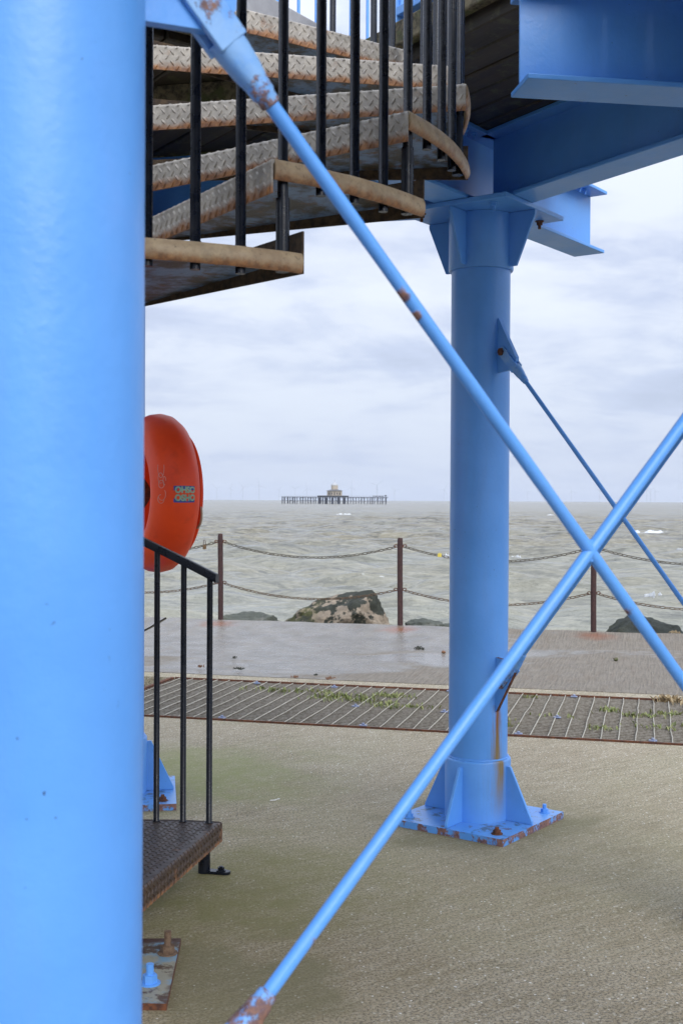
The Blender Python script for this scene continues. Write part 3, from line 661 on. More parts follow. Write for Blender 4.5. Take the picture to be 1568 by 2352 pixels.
def tread(k,dark=False):
    th=TH1+DT*k; z=Z1+RI*k; t=empty_dir=d2(th); perp=d2(th+PI/2); orig=d2(th-PI/2)*OFF
    org=orig+ZV*z                        # local origin of the tread (object origin)
    last=(k==15)
    span=DT+R_(2.6) if not last else DT+R_(6)
    na=14
    inner=.075
    outer=[SR*d2(th+span*i/na) for i in range(na+1)]
    # work in coordinates relative to stair centre, offset by orig for the nosing corner
    P0=orig+d2(th)*inner; P1=orig+d2(th)*SR
    ring=[P1]+[v+orig*(1-i/na) for i,v in enumerate(outer)][1:]
    rear_in=d2(th+span)*inner
    b=MB()
    poly=[P0]+ring+[rear_in]
    # top plate
    b.cur=0; b.prism(poly,-.006,0); b.mi[0]=2   # bottom face
    # outer rim band
    hr=.048
    b.cur=1
    for i in range(len(ring)-1):
        a,c=ring[i],ring[i+1]; ra,rc=a.normalized(),c.normalized()
        # convex band rolled over the top edge and ragged underneath
        pf=[(-.016,.001),(-.008,.004),(-.001,.002),(.004,-.006),(.006,-.018),(.006,-.030),(.003,-.041),(-.003,-.047),(-.008,-.047),(-.009,-.030),(-.010,-.006)]
        w0=.003*mn.noise(Vector((i*.9,k*3.1,0))); w1=.003*mn.noise(Vector(((i+1)*.9,k*3.1,0)))
        vs=[a+ra*x_+ZV*(z_+(w0 if z_<-.035 else w0*.3)) for x_,z_ in pf]+[c+rc*x_+ZV*(z_+(w1 if z_<-.035 else w1*.3)) for x_,z_ in pf]; q_=len(pf)
        b.add(vs,[(j_,(j_+1)%q_,q_+(j_+1)%q_,q_+j_) for j_ in range(q_)]+([tuple(range(q_))] if i==0 else [])+([tuple(range(q_,2*q_))[::-1]] if i==len(ring)-2 else []))
    # nosing plate, rolled over the front edge
    hn=.082 if not last else .13; fr=-perp
    b.cur=0 if not dark else 3
    q0=P0+d2(th)*.02; q1=P1
    prof=[(0.0,.0008),(.004,.0005),(.0075,-.002),(.0095,-.0055),(.010,-.010),(.010,-hn),(.004,-hn),(.004,-.012),(0,-.006)]
    nn_=len(prof); vs=[]
    nseg=18
    for j in range(nseg+1):
        tt=j/nseg; base=q0.lerp(q1,tt); wob=.0012*mn.noise(Vector((tt*7,k,0)))
        for o_,zz in prof: vs.append(base+fr*(o_+wob)+ZV*(zz+(wob if zz<-.05 else 0)))
    b.add(vs,[(j*nn_+i,j*nn_+(i+1)%nn_,(j+1)*nn_+(i+1)%nn_,(j+1)*nn_+i) for j in range(nseg) for i in range(nn_)]+[tuple(range(nn_)),tuple(range(nseg*nn_,(nseg+1)*nn_))[::-1]])
    if not last:
        ln=(q1-q0).length; px_=.0352; rows=5 if not dark else 5; rp=.0170
        for r_ in range(rows):
            zc=-.006-rp*r_+(.0) ; j=0; x=.01+(r_%2)*px_/2
            while x<ln-.012:
                c=q0+d2(th)*x+fr*.0100+ZV*zc
                if r_==0: c=q0+d2(th)*x+fr*.0068+ZV*-.0035; lozenge(b,c,d2(th),(ZV*.6-fr*.8).normalized(),(fr*.6+ZV*.8).normalized(),R_(57))
                else: lozenge(b,c,d2(th),ZV,fr,R_(57) if r_%2==0 else R_(180-50))
                x+=px_
        # top surface pattern
        b.cur=0
        nr=0; rr_=.12
        if True:
            y=.03
            while y<.50:
                x=.12+(nr%2)*px_/2
                while x<SR-.03:
                    c=d2(th)*x+perp*y+orig
                    a_=math.atan2(c.y,c.x)-th; a_=(a_+PI)%TAU-PI; rad_=c.length
                    if rad_<SR-.03 and rad_>.11 and a_<span-.03:
                        lozenge(b,c+ZV*.0,d2(th),perp,ZV,R_(45) if nr%2==0 else R_(135),h=.0028,L_=.024,w=.008)
                    x+=px_
                y+=.018; nr+=1
    # rear upstand
    b.cur=4
    if not last:
        ru=d2(th+span); rp_=d2(th+span+PI/2)
        a=ru*(inner+.03); c=ru*(SR-.001)
        b.add([a-ZV*.006,c-ZV*hr*1.0,c+ZV*.058,a+ZV*.058]+[v+rp_*.006 for v in (a-ZV*.006,c-ZV*hr,c+ZV*.058,a+ZV*.058)],[(0,1,2,3),(7,6,5,4),(0,4,5,1),(1,5,6,2),(2,6,7,3),(3,7,4,0)])
    mats=[m_tread,m_rim,m_under,m_tread,m_rear] if not dark else [m_tread_dark,m_tread_dark,m_under,m_tread_front,m_tread_dark]
    if last: mats=[m_land]*5
    o=b.build('tread',mats,st,loc=(0,0,z),smooth=35,recalc=True)
    if dark: tag(o,'lowest tread, dark brown chequer plate')
    return o
def mk_land():
    s=M('smooth_grey_landing_steel'); return s.fin(s.mix(s.rng(s.noise(8,5,.6),.3,.7),(.42,.42,.43),(.30,.30,.31)),.5,s.bump(s.noise(60,4,.6),.3,.001))
m_land=mk_land()
for k in range(16): tread(k,dark=(k==0))
# landing plate joining the top step to the deck
b=MB(); zt=Z1+RI*15-.001
th=TH1+DT*16
b.prism([d2(th)*.08,d2(th)*SR,d2(th+R_(14))*SR,AA*(FE+.25)-NN*.5,d2(th+R_(95))*.08],zt-.008,zt-.002); b.build('landing_plate',m_land,st)
b=MB(); b.tube((0,0,.02),(0,0,4.75),.07,n=48); b.build('centre_pole',m_black,st,smooth=True)
b=MB(); hb=.285; hr_=.262
b.prism([(-hb,-hb+.05),(hr_,-hb+.03),(hr_-.03,hb+.02),(-hb,hb)],0,.022); b.mi=[1,0,1,1,1,1]
def mk_oldplate():
    s=M('flaking_old_plate'); v=s.noise(7,6,.7)
    c=s.mix(s.rng(v,.42,.56),(.16,.27,.36),(.26,.25,.19)); c=s.mix(s.rng(s.noise(11,5,.7,loc=(3,3,3)),.52,.60),c,(.07,.04,.022))
    x,y,zz=s.sep()[:]; ed=s.math('MAXIMUM',s.math('ABSOLUTE',x),s.math('ABSOLUTE',y)); rm=s.rng(s.math('ADD',ed,s.math('MULTIPLY',s.noise(14,4,.6),.09)),.285,.315)
    c=s.mix(rm,c,(.06,.026,.015)); return s.fin(c,.5,s.bump(s.noise(30,5,.7),.8,.004))
m_old=mk_oldplate()
bp=b.build('base_plate',[m_old,m_rust],st)
b=MB(); bolt(b,(.205,.16,.022),ZV,r=.024,h=.024,stud=.05); b.build('bolt',mk_rust('stud_rust',(.20,.13,.08),(.10,.055,.03)),bp,smooth=30)
b=MB(); bolt(b,(.185,-.10,.022),ZV,r=.024,h=.026,stud=.035); b.build('bolt',m_blue,bp,smooth=30)
b=MB(); bolt(b,(-.205,-.10,.022),ZV,r=.024,h=.026,stud=.035); b.build('bolt',m_blue,bp,smooth=30)
# balusters: four to each tread, the first one tying it to the tread below
def railz(a): return Z1+RI*(a-TH1)/DT+1.055
BR=.0128; RB=SR-.030
nbal=0
for k in range(15):
    for j in range(4):
        a=TH1+DT*k+R_(.7)+DT/4*j
        zb=(Z1+RI*(k-1)-.044) if (j==0 and k>0) else (Z1+RI*k-.060 if not k==0 else Z1+.0)
        b=MB(); p=d2(a)*RB; jx=random.uniform(-.002,.002)
        r_=BR
        if j==0 and k>0:
            b.path([p+ZV*zb,p+ZV*(Z1+RI*k-.084),p+ZV*(Z1+RI*k-.083),p+ZV*(Z1+RI*k)],[.0172,.0172,.0135,.0135],16)
            b.path([p+ZV*(Z1+RI*k),p+ZV*(Z1+RI*k+.006),p+ZV*(Z1+RI*k+.012),p+ZV*railz(a)],[.019,.018,r_,r_],16)
        else:
            zt_=Z1+RI*k
            b.path([p+ZV*zb,p+ZV*(zt_+.001),p+ZV*(zt_+.003),p+ZV*(zt_+.010),p+ZV*(zt_+.9),p+ZV*railz(a)],[r_,r_,.018,r_*1.02,r_,r_],16)
        b.build('baluster',m_black,st,smooth=50)
        nbal+=1
b=MB(); pts=[]; n=150; a0=TH1-R_(.9); a1=TH1+DT*15
vs=[]; prof=[(-.020,-.006),(-.018,.006),(-.010,.010),(.010,.010),(.018,.006),(.020,-.006),(.020,-.028),(-.020,-.028)]
for i in range(n+1):
    a=a0+(a1-a0)*i/n; c=d2(a)*RB+ZV*(railz(a)+.018)
    for x,y in prof: vs.append(c+d2(a)*x+ZV*y)
q=len(prof); b.add(vs,[(i*q+j,i*q+(j+1)%q,(i+1)*q+(j+1)%q,(i+1)*q+j) for i in range(n) for j in range(q)]+[tuple(range(q)),tuple(range(n*q,(n+1)*q))[::-1]])
b.build('handrail',m_black,st,smooth=50)
# foot under the lowest tread
b=MB(); fa=TH1+R_(1.3); p=d2(fa)*(SR-.055)
b.path([p+ZV*.0,p+ZV*.085,p+ZV*.092,p+ZV*.1,p+ZV*.16],[.026,.025,.024,.019,.019],20)
e_=d2(R_(-12)); sdv=d2(R_(78))
pl=[p-sdv*.022,p+e_*.095-sdv*.022]+[p+e_*.095+e_*(.022*math.sin(t))-sdv*(.022*math.cos(t)) for t in (.5,1,1.57,2.1,2.6)]+[p+e_*.095+sdv*.022,p+sdv*.022]
b.prism([(v.x,v.y) for v in pl],.001,.013); b.build('foot',m_black,st,smooth=40,bevel=.002)
b=MB(); bolt(b,p+e_*.075+ZV*.013,ZV,r=.014,h=.012,stud=.004); b.build('foot_bolt',m_black,st,smooth=30)

# ------------------------------------------------------------------ deck railings (pale blue, seen over the treads)
m_rail=blue('pale_blue_rail_paint',.02,base=(.13,.36,.80))
def railing(p0,p1,label,n,z0=DZ1,post=(),toe=.13):
    p0=Vector(p0);p1=Vector(p1);d=(p1-p0);L_=d.length;d.normalize();sd=ZV.cross(d); mid=(p0+p1)/2
    t=tag(empty('deck_railing',mid+ZV*z0),label,'railing',group='pale blue railings on the deck')
    b=MB(); b.box((0,0,toe),d,sd,ZV,L_,.045,.038); b.build('bottom_rail',m_rail,t,bevel=.004)
    b=MB(); b.box((0,0,1.12),d,sd,ZV,L_,.05,.04); b.build('top_rail',m_rail,t,bevel=.004)
    b=MB(); b.tube((0,0,toe),(0,0,1.11),.0085,n=12); b0=b.build('bar',m_rail,t,smooth=50); b0.location=d*(-L_/2+.05)
    for i in range(1,n): copy_part(b0,t,d*(-L_/2+.05+(L_-.1)*i/(n-1)))
    for x in post:
        b=MB(); b.box(d*x+ZV*.58,d,sd,ZV,.052,.05,1.16); b.build('post',m_rail,t,bevel=.004)
c=OC
railing(c+NN*1.47-AA*1.2,c+NN*1.47+AA*.42,'pale blue railing along the right side of the stair opening',14,post=(-.78,.79))
railing(c+NN*1.47+AA*1.45,c+NN*3.05+AA*1.45,'pale blue railing across the deck behind the top step',15,post=(-.76,.77))
railing(c+AA*3.02+NN*1.15,c+AA*3.02-NN*1.0,'pale blue railing on the seaward edge of the deck',19,post=(-1.0,0,1.0))

# ------------------------------------------------------------------ lifebuoy case
def mk_orange():
    s=M('orange_plastic_case'); c=s.mix(s.rng(s.noise(4,4,.6),.3,.7),(.92,.080,.013),(.78,.056,.010))
    c=s.mix(s.rng(s.noise(9,5,.65),.55,.75,0,.35),c,(.40,.03,.015))
    return s.fin(c,.45,s.bump(s.noise(120,2,.5),.10,.0006),spec=.35)
m_or=mk_orange()
LB=AT(405,1133,6.06); LB.z=AT(352,1133,6.12).z
lax=d2(R_(-90-61))      # the case faces left and towards the camera
lt=tag(empty('lifebuoy_case',LB),'orange round lifebuoy case with a blue and green sticker hung on the far column','lifebuoy')
lsd=ZV.cross(lax).normalized()
def lathe(prof,n=96,squash=1.0):
    vs=[];k=len(prof)
    for i in range(n):
        a=TAU*i/n; rdv=lsd*math.cos(a)+ZV*(math.sin(a)*squash)
        for r_,d_ in prof: vs.append(rdv*r_+lax*d_)
    fs=[(i*k+j,((i+1)%n)*k+j,((i+1)%n)*k+j+1,i*k+j+1) for i in range(n) for j in range(k-1)]
    return vs,fs
prof=[(.10,.03),(.168,.03),(.174,.10),(.186,.165),(.210,.205),(.250,.228),(.282,.235),(.315,.228),(.348,.207),(.375,.175),(.392,.138),(.398,.098),(.390,.058),(.365,.024),(.325,.004),(.295,0),(.10,0)]
b=MB(); b.add(*lathe(prof)); cov=b.build('cover',m_or,lt,smooth=50)
b=MB(); b.add(*lathe([(.20,-.004),(.29,-.004),(.309,-.006),(.312,-.012),(.309,-.020),(.24,-.024),(.20,-.02)])); b.build('lifebuoy_ring',m_or,lt,smooth=50)
b=MB(); pr=[]; 
for i in range(15):
    t=i/14; a=R_(-6-22*t)
    pr.append((lsd*-math.cos(a)+ZV*math.sin(a))*(.395+.045*math.sin(PI*t))-lax*.03) 
sgn=1 if lsd.x>0 else -1
pr=[Vector(((lsd*(sgn*math.cos(R_(-12-22*t)))+ZV*math.sin(R_(-12-22*t)))*(.305+.024*math.sin(PI*t))-lax*.012)) for t in [i/14 for i in range(15)]]
b=MB(); b.path(pr,.006,8); b.build('grab_line',(lambda s:s.fin((.45,.36,.26),.9))(M('old_rope')),lt,smooth=60)
b=MB(); wall=V['R']-LB; b.box(Vector((wall.x,wall.y,0))*.55,Vector((wall.x,wall.y,0)).normalized(),ZV.cross(Vector((wall.x,wall.y,0)).normalized()),ZV,.18,.12,.30); b.build('mounting_plate',m_rust,lt)
# sticker laid on the side of the case
bpy.context.view_layer.update()
bv=BVHTree.FromPolygons([tuple(LB+v.co) for v in cov.data.vertices],[tuple(p.vertices) for p in cov.data.polygons])
def hit(x,y):
    d=ray(x,y).normalized(); h=bv.ray_cast(Vector((0,0,EYE)),d); return (h[0],h[1]) if h[0] else (None,None)
c,nrm=hit(427,1135)
if nrm.dot(ray(428,1135))>0: nrm=-nrm
sx=ZV.cross(nrm).normalized(); sy=nrm.cross(sx).normalized()
def solid(name,col,rough=.5):
    s=M(name); return s.fin(s.mix(s.rng(s.noise(30,4,.6),.35,.7),col,tuple(v*.86 for v in col)),rough)
m_sb=solid('sticker_blue',(.05,.075,.34)); m_sg=solid('sticker_green',(.30,.47,.33))
sw,sh=.118,.080
b=MB(); nu=8; vs=[]
for j in (0,1):
    for i in range(nu+1):
        q=c+sx*(-sw/2+sw*i/nu)+sy*(-sh/2+sh*j); h=bv.find_nearest(q); vs.append(h[0]+nrm*.0015-LB)
b.add(vs,[(i,i+1,nu+2+i,nu+1+i) for i in range(nu)])
stk=b.build('sticker',m_sb,lt,recalc=False); 
for word,dy in (('OHSO',.0195),('OSHO',-.0185)):
    cu=bpy.data.curves.new('lettering','FONT'); cu.body=word; cu.align_x='CENTER'; cu.align_y='CENTER'; cu.size=.0405; cu.extrude=.0004; cu.offset=.0020; cu.space_character=.98
    to=bpy.data.objects.new('lettering',cu); COL.objects.link(to); cu.materials.append(m_sg)
    dg=bpy.context.evaluated_depsgraph_get(); me=bpy.data.meshes.new_from_object(to.evaluated_get(dg)); bpy.data.objects.remove(to)
    xs=[v.co.x for v in me.vertices]; fx=(sw*.90)/(max(xs)-min(xs))
    for v in me.vertices:
        q=c+sx*(v.co.x*fx)+sy*(v.co.y+dy); h=bv.find_nearest(q); v.co=h[0]+nrm*(.0026+v.co.z)-LB
    me.materials.clear(); me.materials.append(m_sg); lo=bpy.data.objects.new('lettering',me); COL.objects.link(lo); lo.parent=stk
# pale scratched scribble
b=MB()
for cx_,cy_,rx,ry,a0,a1 in ((370,1075,9,22,160,380),(369,1098,7,12,20,300),(371,1112,8,9,0,360),(372,1135,11,14,200,400),(370,1146,9,10,90,360),(378,1104,4,10,0,300)):
    pts=[]
    for i in range(15):
        a=R_(a0+(a1-a0)*i/14); h=hit(cx_+rx*math.cos(a)*.8,cy_-ry*math.sin(a))
        if h[0]: pts.append(h[0]-LB-ray(cx_,cy_).normalized()*.0008)
    if len(pts)>3: b.path(pts,.0009,5)
if b.v: b.build('scribble',solid('scratch_white',(.62,.45,.38)),lt)

# ------------------------------------------------------------------ sea wall posts and chains
m_pt=m_post
PE=[-7.2,-5.0,-2.80,-.62,1.58]; PN=13.42
def ppos(i):
    if i in (1,2,3): 
        q=G([0,506,918,1362][i],[0,1423,1441,1456][i],.125); return q
    if i==0: return ppos(1)+(ppos(1)-ppos(2))
    return ppos(3)+(ppos(3)-ppos(2))
LBL=['rusty iron post on the sea wall hidden behind the foreground column','rusty iron post behind the end of the black handrail','rusty iron post nearest the pale boulder, left of the central column','rusty iron post behind the crossing of the near blue rods','rusty iron post on the sea wall past the right edge']
tops=[]
for i in range(5):
    p=ppos(i); h=[0,1.075,1.06,1.075,0][i] or 1.07
    t=tag(empty('iron_post',p-ZV*.02),LBL[i],'post',group='rusty chain posts along the sea wall')
    b=MB(); pts=[];rs=[]
    for j in range(27):
        z_=h*j/26; rs.append(.0315*(1+.05*mn.noise(Vector((i*3,z_*9,0)))+.02*random.random())*(1 if j<26 else .8)); pts.append((.004*math.sin(z_*3+i),0,z_))
    b.path(pts,rs,16); b.build('shaft',m_pt,t,smooth=50)
    for zz in (h-.095,h-.60):
        b=MB(); b.path([(.034*math.cos(a)*1.0+.0,.034*math.sin(a)*.4,zz+.022*math.sin(a)) for a in [TAU*q/12 for q in range(12)]],.006,6,True)
        b.path([(-.052+.02*math.cos(a),0,zz+.016*math.sin(a)) for a in [TAU*q/10 for q in range(10)]],.0055,6,True)
        b.path([(.052+.02*math.cos(a),0,zz+.016*math.sin(a)) for a in [TAU*q/10 for q in range(10)]],.0055,6,True)
        b.build('chain_eye',m_rust,t,smooth=60)
    tops.append((p,h))
def mk_link(m):
    b=MB(); pts=[]; L_=.064; w=.034; r=w/2-.0045
    for i in range(20):
        a=TAU*i/20; x=math.cos(a)*r; y=math.sin(a)*r; x+=(L_/2-w/2)*(1 if x>0 else -1) if abs(x)>1e-6 else 0
        pts.append((x,y,0))
    b.path(pts,.0045,7,True)
    o=b.build('link',m,smooth=60); return o
CL={0:['upper','lower']}
desc={0:'between the hidden left post and the post by the black handrail',1:'between the post by the black handrail and the middle post',2:'passing behind the central blue column',3:'leaving the right edge of the photo'}
protos={}
for i in range(4):
    for lvl,(dz,sag) in enumerate(((-.10,.155),(-.605,.145))):
        (p,h),(p2,h2)=tops[i],tops[i+1]
        a=p+ZV*(h-.02+dz); c=p2+ZV*(h2-.02+dz); dd=(c-a); hd=Vector((dd.x,dd.y,0)).normalized(); a=a+hd*.055; c=c-hd*.055; a.z-=.005; c.z-=.005
        sg=sag*(1.0 if i!=1 or lvl else 1.0)
        m=m_chain if lvl==0 else m_chain_r
        t=tag(empty('chain',a),('upper' if lvl==0 else 'lower')+(' grey' if lvl==0 else ' rusty')+' chain '+desc[i],'chain',group='sagging chains of the sea wall fence')
        N_=240; pts=[a.lerp(c,q/N_)-ZV*(sg*4*(q/N_)*(1-q/N_)) for q in range(N_+1)]
        cum=[0]
        for q in range(N_): cum.append(cum[-1]+(pts[q+1]-pts[q]).length)
        nl=int(round(cum[-1]/.0515)); st_=cum[-1]/nl; q=0
        for j in range(nl):
            s_=(j+.5)*st_
            while cum[q+1]<s_: q+=1
            f_=(s_-cum[q])/(cum[q+1]-cum[q]); pos=pts[q].lerp(pts[q+1],f_); tg=(pts[q+1]-pts[q]).normalized()
            sdv=ZV.cross(tg).normalized(); u_=tg.cross(sdv); an=(PI/2 if j%2 else 0)+R_(38)+random.uniform(-.12,.12)
            yv=sdv*math.cos(an)+u_*math.sin(an); zv=tg.cross(yv)
            if lvl not in protos:
                ob=mk_link(m); protos[lvl]=ob; ob.parent=t
            else:
                ob=copy_part(protos[lvl],t)
            mm=Matrix((tg,yv,zv)).transposed().to_4x4(); mm.translation=pos-a; ob.matrix_local=mm
# padlock and a yellow tag
p=AT(470,1243,14.55)
t=tag(empty('padlock',p),'small rusty padlock hanging from the upper chain left of the handrail post','padlock')
b=MB(); b.path([(-.012,0,-.05),(-.012,0,0),(-.006,0,.012),(.006,0,.012),(.012,0,0),(.012,0,-.05)],.004,8); b.build('shackle',m_post,t,smooth=60)
b=MB(); b.box((0,0,-.072),Vector((1,0,0)),Vector((0,1,0)),ZV,.042,.02,.055); b.build('body',m_chain_r,t,bevel=.005)
p=AT(1009,1273,13.7); b=MB(); b.box((0,0,-.012),Vector((1,0,0)),Vector((0,1,0)),ZV,.045,.004,.04); b.box((0,0,.014),Vector((1,0,0)),Vector((0,1,0)),ZV,.006,.004,.02)
tag(b.build('tag',solid('yellow_plastic',(.62,.5,.08)),loc=p,bevel=.002),'little yellow tag on the upper chain beside the central column','tag')

# ------------------------------------------------------------------ boulders
def mk_rock(name,dark,pale,amt,green=.5):
    s=M(name); x,y,zz=s.sep()[:]
    v=s.noise(2.6,7,.68); big=s.noise(1.25,3,.55,loc=(4,2,7))
    c=s.mix(s.rng(s.noise(9,6,.7),.3,.7),dark,tuple(q*1.8 for q in dark))
    pm=s.rng(s.math('ADD',s.math('MULTIPLY',v,.75),s.math('MULTIPLY',big,.35)),.60-amt,.63-amt)
    c=s.mix(pm,c,s.mix(s.rng(s.noise(12,6,.7),.3,.7),pale,tuple(q*.62 for q in pale)))
    gm=s.math('MULTIPLY',s.rng(s.math('ADD',x,s.math('MULTIPLY',s.noise(3,4,.6),.4)),-.25,.05,1,0),s.rng(s.noise(6,5,.7),.40,.6))
    c=s.mix(s.math('MULTIPLY',gm,green),c,(.15,.145,.03))
    return s.fin(c,.85,s.bump(s.noise(11,7,.72),1,.05))
def boulder(c,dims,seed,m,label,rot=0,pts=None):
    bm=bmesh.new(); bmesh.ops.create_icosphere(bm,subdivisions=5,radius=1)
    r=random.Random(seed); planes=[]
    for _ in range(15):
        d=Vector((r.gauss(0,1),r.gauss(0,1),r.gauss(0,1))).normalized(); planes.append((d,r.uniform(.62,.92)))
    for v in bm.verts:
        p=v.co.copy()
        for d,h in planes:
            k=p.dot(d)-h
            if k>0: p-=d*k*.99
        q=p*1.6+Vector((seed*3.1,0,0)); p+=v.normal*(.10*mn.fractal(q,.9,2.1,5)+.06*mn.fractal(q*3.3,.7,2.1,5)); v.co=Vector((p.x*dims[0],p.y*dims[1],p.z*dims[2]))
    me=bpy.data.meshes.new('boulder'); bm.to_mesh(me); bm.free(); me.materials.append(m); me.polygons.foreach_set('use_smooth',[True]*len(me.polygons))
    o=bpy.data.objects.new('boulder',me); COL.objects.link(o); o.location=c; o.rotation_euler=(0,0,R_(rot))
    return tag(o,label,'boulder',group='armour rocks below the sea wall')
mr1=mk_rock('pale_patched_rock',(.022,.024,.016),(.36,.29,.21),.075); mr2=mk_rock('grey_green_rock',(.06,.065,.05),(.17,.17,.14),.0,.2); mr3=mk_rock('dark_wet_rock',(.020,.024,.020),(.05,.055,.045),-.05,.15)
BY=14.9
boulder(AT(782,1440,BY),(.84,.50,.47),6,mr1,'largest boulder, pale patches over dark weed, left of the middle post',-8)
boulder(AT(580,1445,BY+.4),(.52,.4,.26),5,mr2,'low grey boulder right of the handrail post',10)
boulder(AT(975,1450,BY-.4),(.28,.3,.19),8,mr2,'small rounded grey boulder left of the central column',0)
boulder(AT(1030,1452,BY-.4),(.20,.3,.15),9,mr2,'smallest grey boulder, half hidden by the central column',0)
boulder(AT(1487,1492,BY-.9),(.62,.5,.44),14,mr3,'dark wet boulder behind the rods at the right',-6)
# ------------------------------------------------------------------ small things lying about
def mk_weedc(name,a): return solid(name,a,.6)
m_sw=solid('dark_seaweed',(.03,.032,.018)); m_sw2=solid('brown_seaweed',(.17,.075,.03)); 
def clump(x,y,w,h,m,seed,label,z=.03):
    c=G(x,y,z); r=random.Random(seed); b=MB(); sc_=c.y/F
    for _ in range(16):
        a=r.uniform(0,TAU); p=c+Vector((r.gauss(0,w*.22*sc_),r.gauss(0,w*.22*sc_),0))
        pts=[]; L_=w*sc_*r.uniform(.12,.4)
        for i in range(5):
            t=i/4; pts.append(p+d2(a+t*r.uniform(-1,1))*L_*t+ZV*(h*sc_*math.sin(PI*t)*r.uniform(.2,.8)+.004)-c)
        b.path(pts,[.002,.004,.005,.004,.0015],5)
    tag(b.build('seaweed',m,loc=c,smooth=60),label,'seaweed',group='scraps of seaweed on the wet apron')
clump(962,1491,34,7,m_sw,1,'dark green strand of seaweed on the wet apron left of the column')
clump(460,1533,16,6,m_sw2,2,'orange brown tuft of seaweed next to the second black bar')
clump(547,1538,22,6,m_sw,3,'dark scrap of seaweed right of the black bars near the grating')
clump(678,1557,16,5,m_sw2,4,'brown scrap of seaweed at the back edge of the grating')
clump(755,1560,18,4,m_sw2,5,'thin brown scrap of seaweed left of centre near the grating')
clump(538,1513,10,6,m_sw,6,'small dark scrap of seaweed right of the third black bar')
clump(725,1552,12,4,m_sw,7,'tiny dark scrap between two brown ones near the grating')
clump(1548,1455,30,8,m_dead,8,'pale dry strand hanging at the wall edge on the far right',.14)
def pebble(x,y,r_,m,label,z=.03):
    bm=bmesh.new(); bmesh.ops.create_icosphere(bm,subdivisions=3,radius=1)
    for v in bm.verts:
        k=1+.25*mn.noise(v.co*1.3+Vector((x,0,0))); v.co=Vector((v.co.x*r_*k,v.co.y*r_*k*.8,v.co.z*r_*.7*k))
    me=bpy.data.meshes.new('stone'); bm.to_mesh(me); bm.free(); me.materials.append(m); me.polygons.foreach_set('use_smooth',[True]*len(me.polygons))
    o=bpy.data.objects.new('stone',me); COL.objects.link(o); o.location=G(x,y,z)+ZV*r_*.5; tag(o,label,'stone',group='stones on the apron')
pebble(1018,1500,.022,m_sw2,'small reddish stone on the wet apron by the column')
pebble(1413,1517,.026,m_moss,'small tan stone on the ridged apron right of the column')
c=G(632,1840,0); b=MB(); b.path([(-.026,-.012,.006),(0,-.002,.006),(.016,.008,.010),(.022,.002,.012)],.0032,8)
tag(b.build('bent_straw',solid('white_plastic',(.78,.76,.72)),loc=c,smooth=60),'bent white straw lying on the concrete','straw')

# ------------------------------------------------------------------ pier head out at sea
PY=1180.; def_=None
def PX(x): return AT(x,1150,PY).x
pc=Vector((AT(768,1150,PY).x,PY,SEA)); kpx=PY/F
pier=tag(empty('ruined_pier',pc),'ruined pier head on piles standing alone in the sea with a small domed pavilion','pier')
m_pile=solid('dark_pier_iron',(.022,.027,.045)); m_pdeck=solid('pier_deck_timber',(.04,.045,.055)); m_pwall=solid('pavilion_render',(.42,.36,.28)); m_proof=solid('pavilion_roof_grey',(.13,.13,.14)); m_dome=solid('dome_white',(.40,.41,.42)); m_void=solid('dark_opening',(.03,.03,.035))
X1=Vector((1,0,0));Y1=Vector((0,1,0))
xl,xr=(647-768)*kpx,(890-768)*kpx; dz=6.6
b=MB(); b.box(((xl+xr)/2,0,dz),X1,Y1,ZV,xr-xl,11,.6); b.build('deck',m_pdeck,pier)
b=MB(); b.box(((729+800)/2*kpx-768*kpx,0,dz+.95),X1,Y1,ZV,71*kpx,20,1.2); b.build('raised_deck',m_pdeck,pier)
rp=random.Random(8)
xs=[]; x=xl+.5
while x<xr: xs.append(x); x+=rp.uniform(1.9,3.3)
for i,x in enumerate(xs):
    b=MB()
    for y in (-5,0,5):
        lean=rp.uniform(-.35,.35); b.box((x+lean/2,y,dz/2-1.2),(X1+ZV*0).normalized(),Y1,(ZV+X1*lean*.1).normalized(),.55,.5,dz+2)
    b.build('pile',m_pile,pier)
    if i%3==0 and i+1<len(xs):
        x2=xs[i+1]; b=MB(); s_=1 if rp.random()<.5 else -1
        b.tube((x,-5,1.2 if s_>0 else dz-1),(x2,-5,dz-1 if s_>0 else 1.2),.14,n=5); b.build('brace',m_pile,pier)
b=MB(); b.box(((xl+xr)/2,-5,2.9),X1,Y1,ZV,xr-xl-2,.3,.35); b.box(((xl+xr)/2,-5,dz-1.0),X1,Y1,ZV,xr-xl-1,.25,.22); b.build('lower_rail',m_pile,pier)
for x0,x1 in ((730,737),(745,751),(760,767),(773,782),(788,794),(740,743),(797,799)):
    b=MB(); b.box((((x0+x1)/2-768)*kpx,-6,dz/2-.6),X1,Y1,ZV,(x1-x0)*kpx*.8,9,dz+.3); b.build('pile_cluster',m_pile,pier)
def octp(r,ph=0): return [(r*math.cos(TAU*i/8+ph),r*math.sin(TAU*i/8+ph)) for i in range(8)]
dk=dz+1.55; ph=PI/8
b=MB(); b.prism(octp(7.9,ph),dk,dk+4.7); b.build('pavilion_wall',m_pwall,pier)
for i in range(5):
    b=MB(); b.box((-5.2+i*2.6,-7.35,dk+1.9),X1,Y1,ZV,1.0,.25,2.2 if i!=2 else 3.0); b.build('window',m_void,pier)
b=MB(); r1,r2=octp(9.4,ph),octp(3.2,ph); b.add([(p[0],p[1],dk+4.7) for p in r1]+[(p[0],p[1],dk+6.2) for p in r2],[(i,(i+1)%8,8+(i+1)%8,8+i) for i in range(8)]+[tuple(range(8))[::-1]]); b.build('roof',m_proof,pier)
b=MB(); b.prism(octp(3.6,ph),dk+6,dk+10.0); b.build('tower',m_pwall,pier)
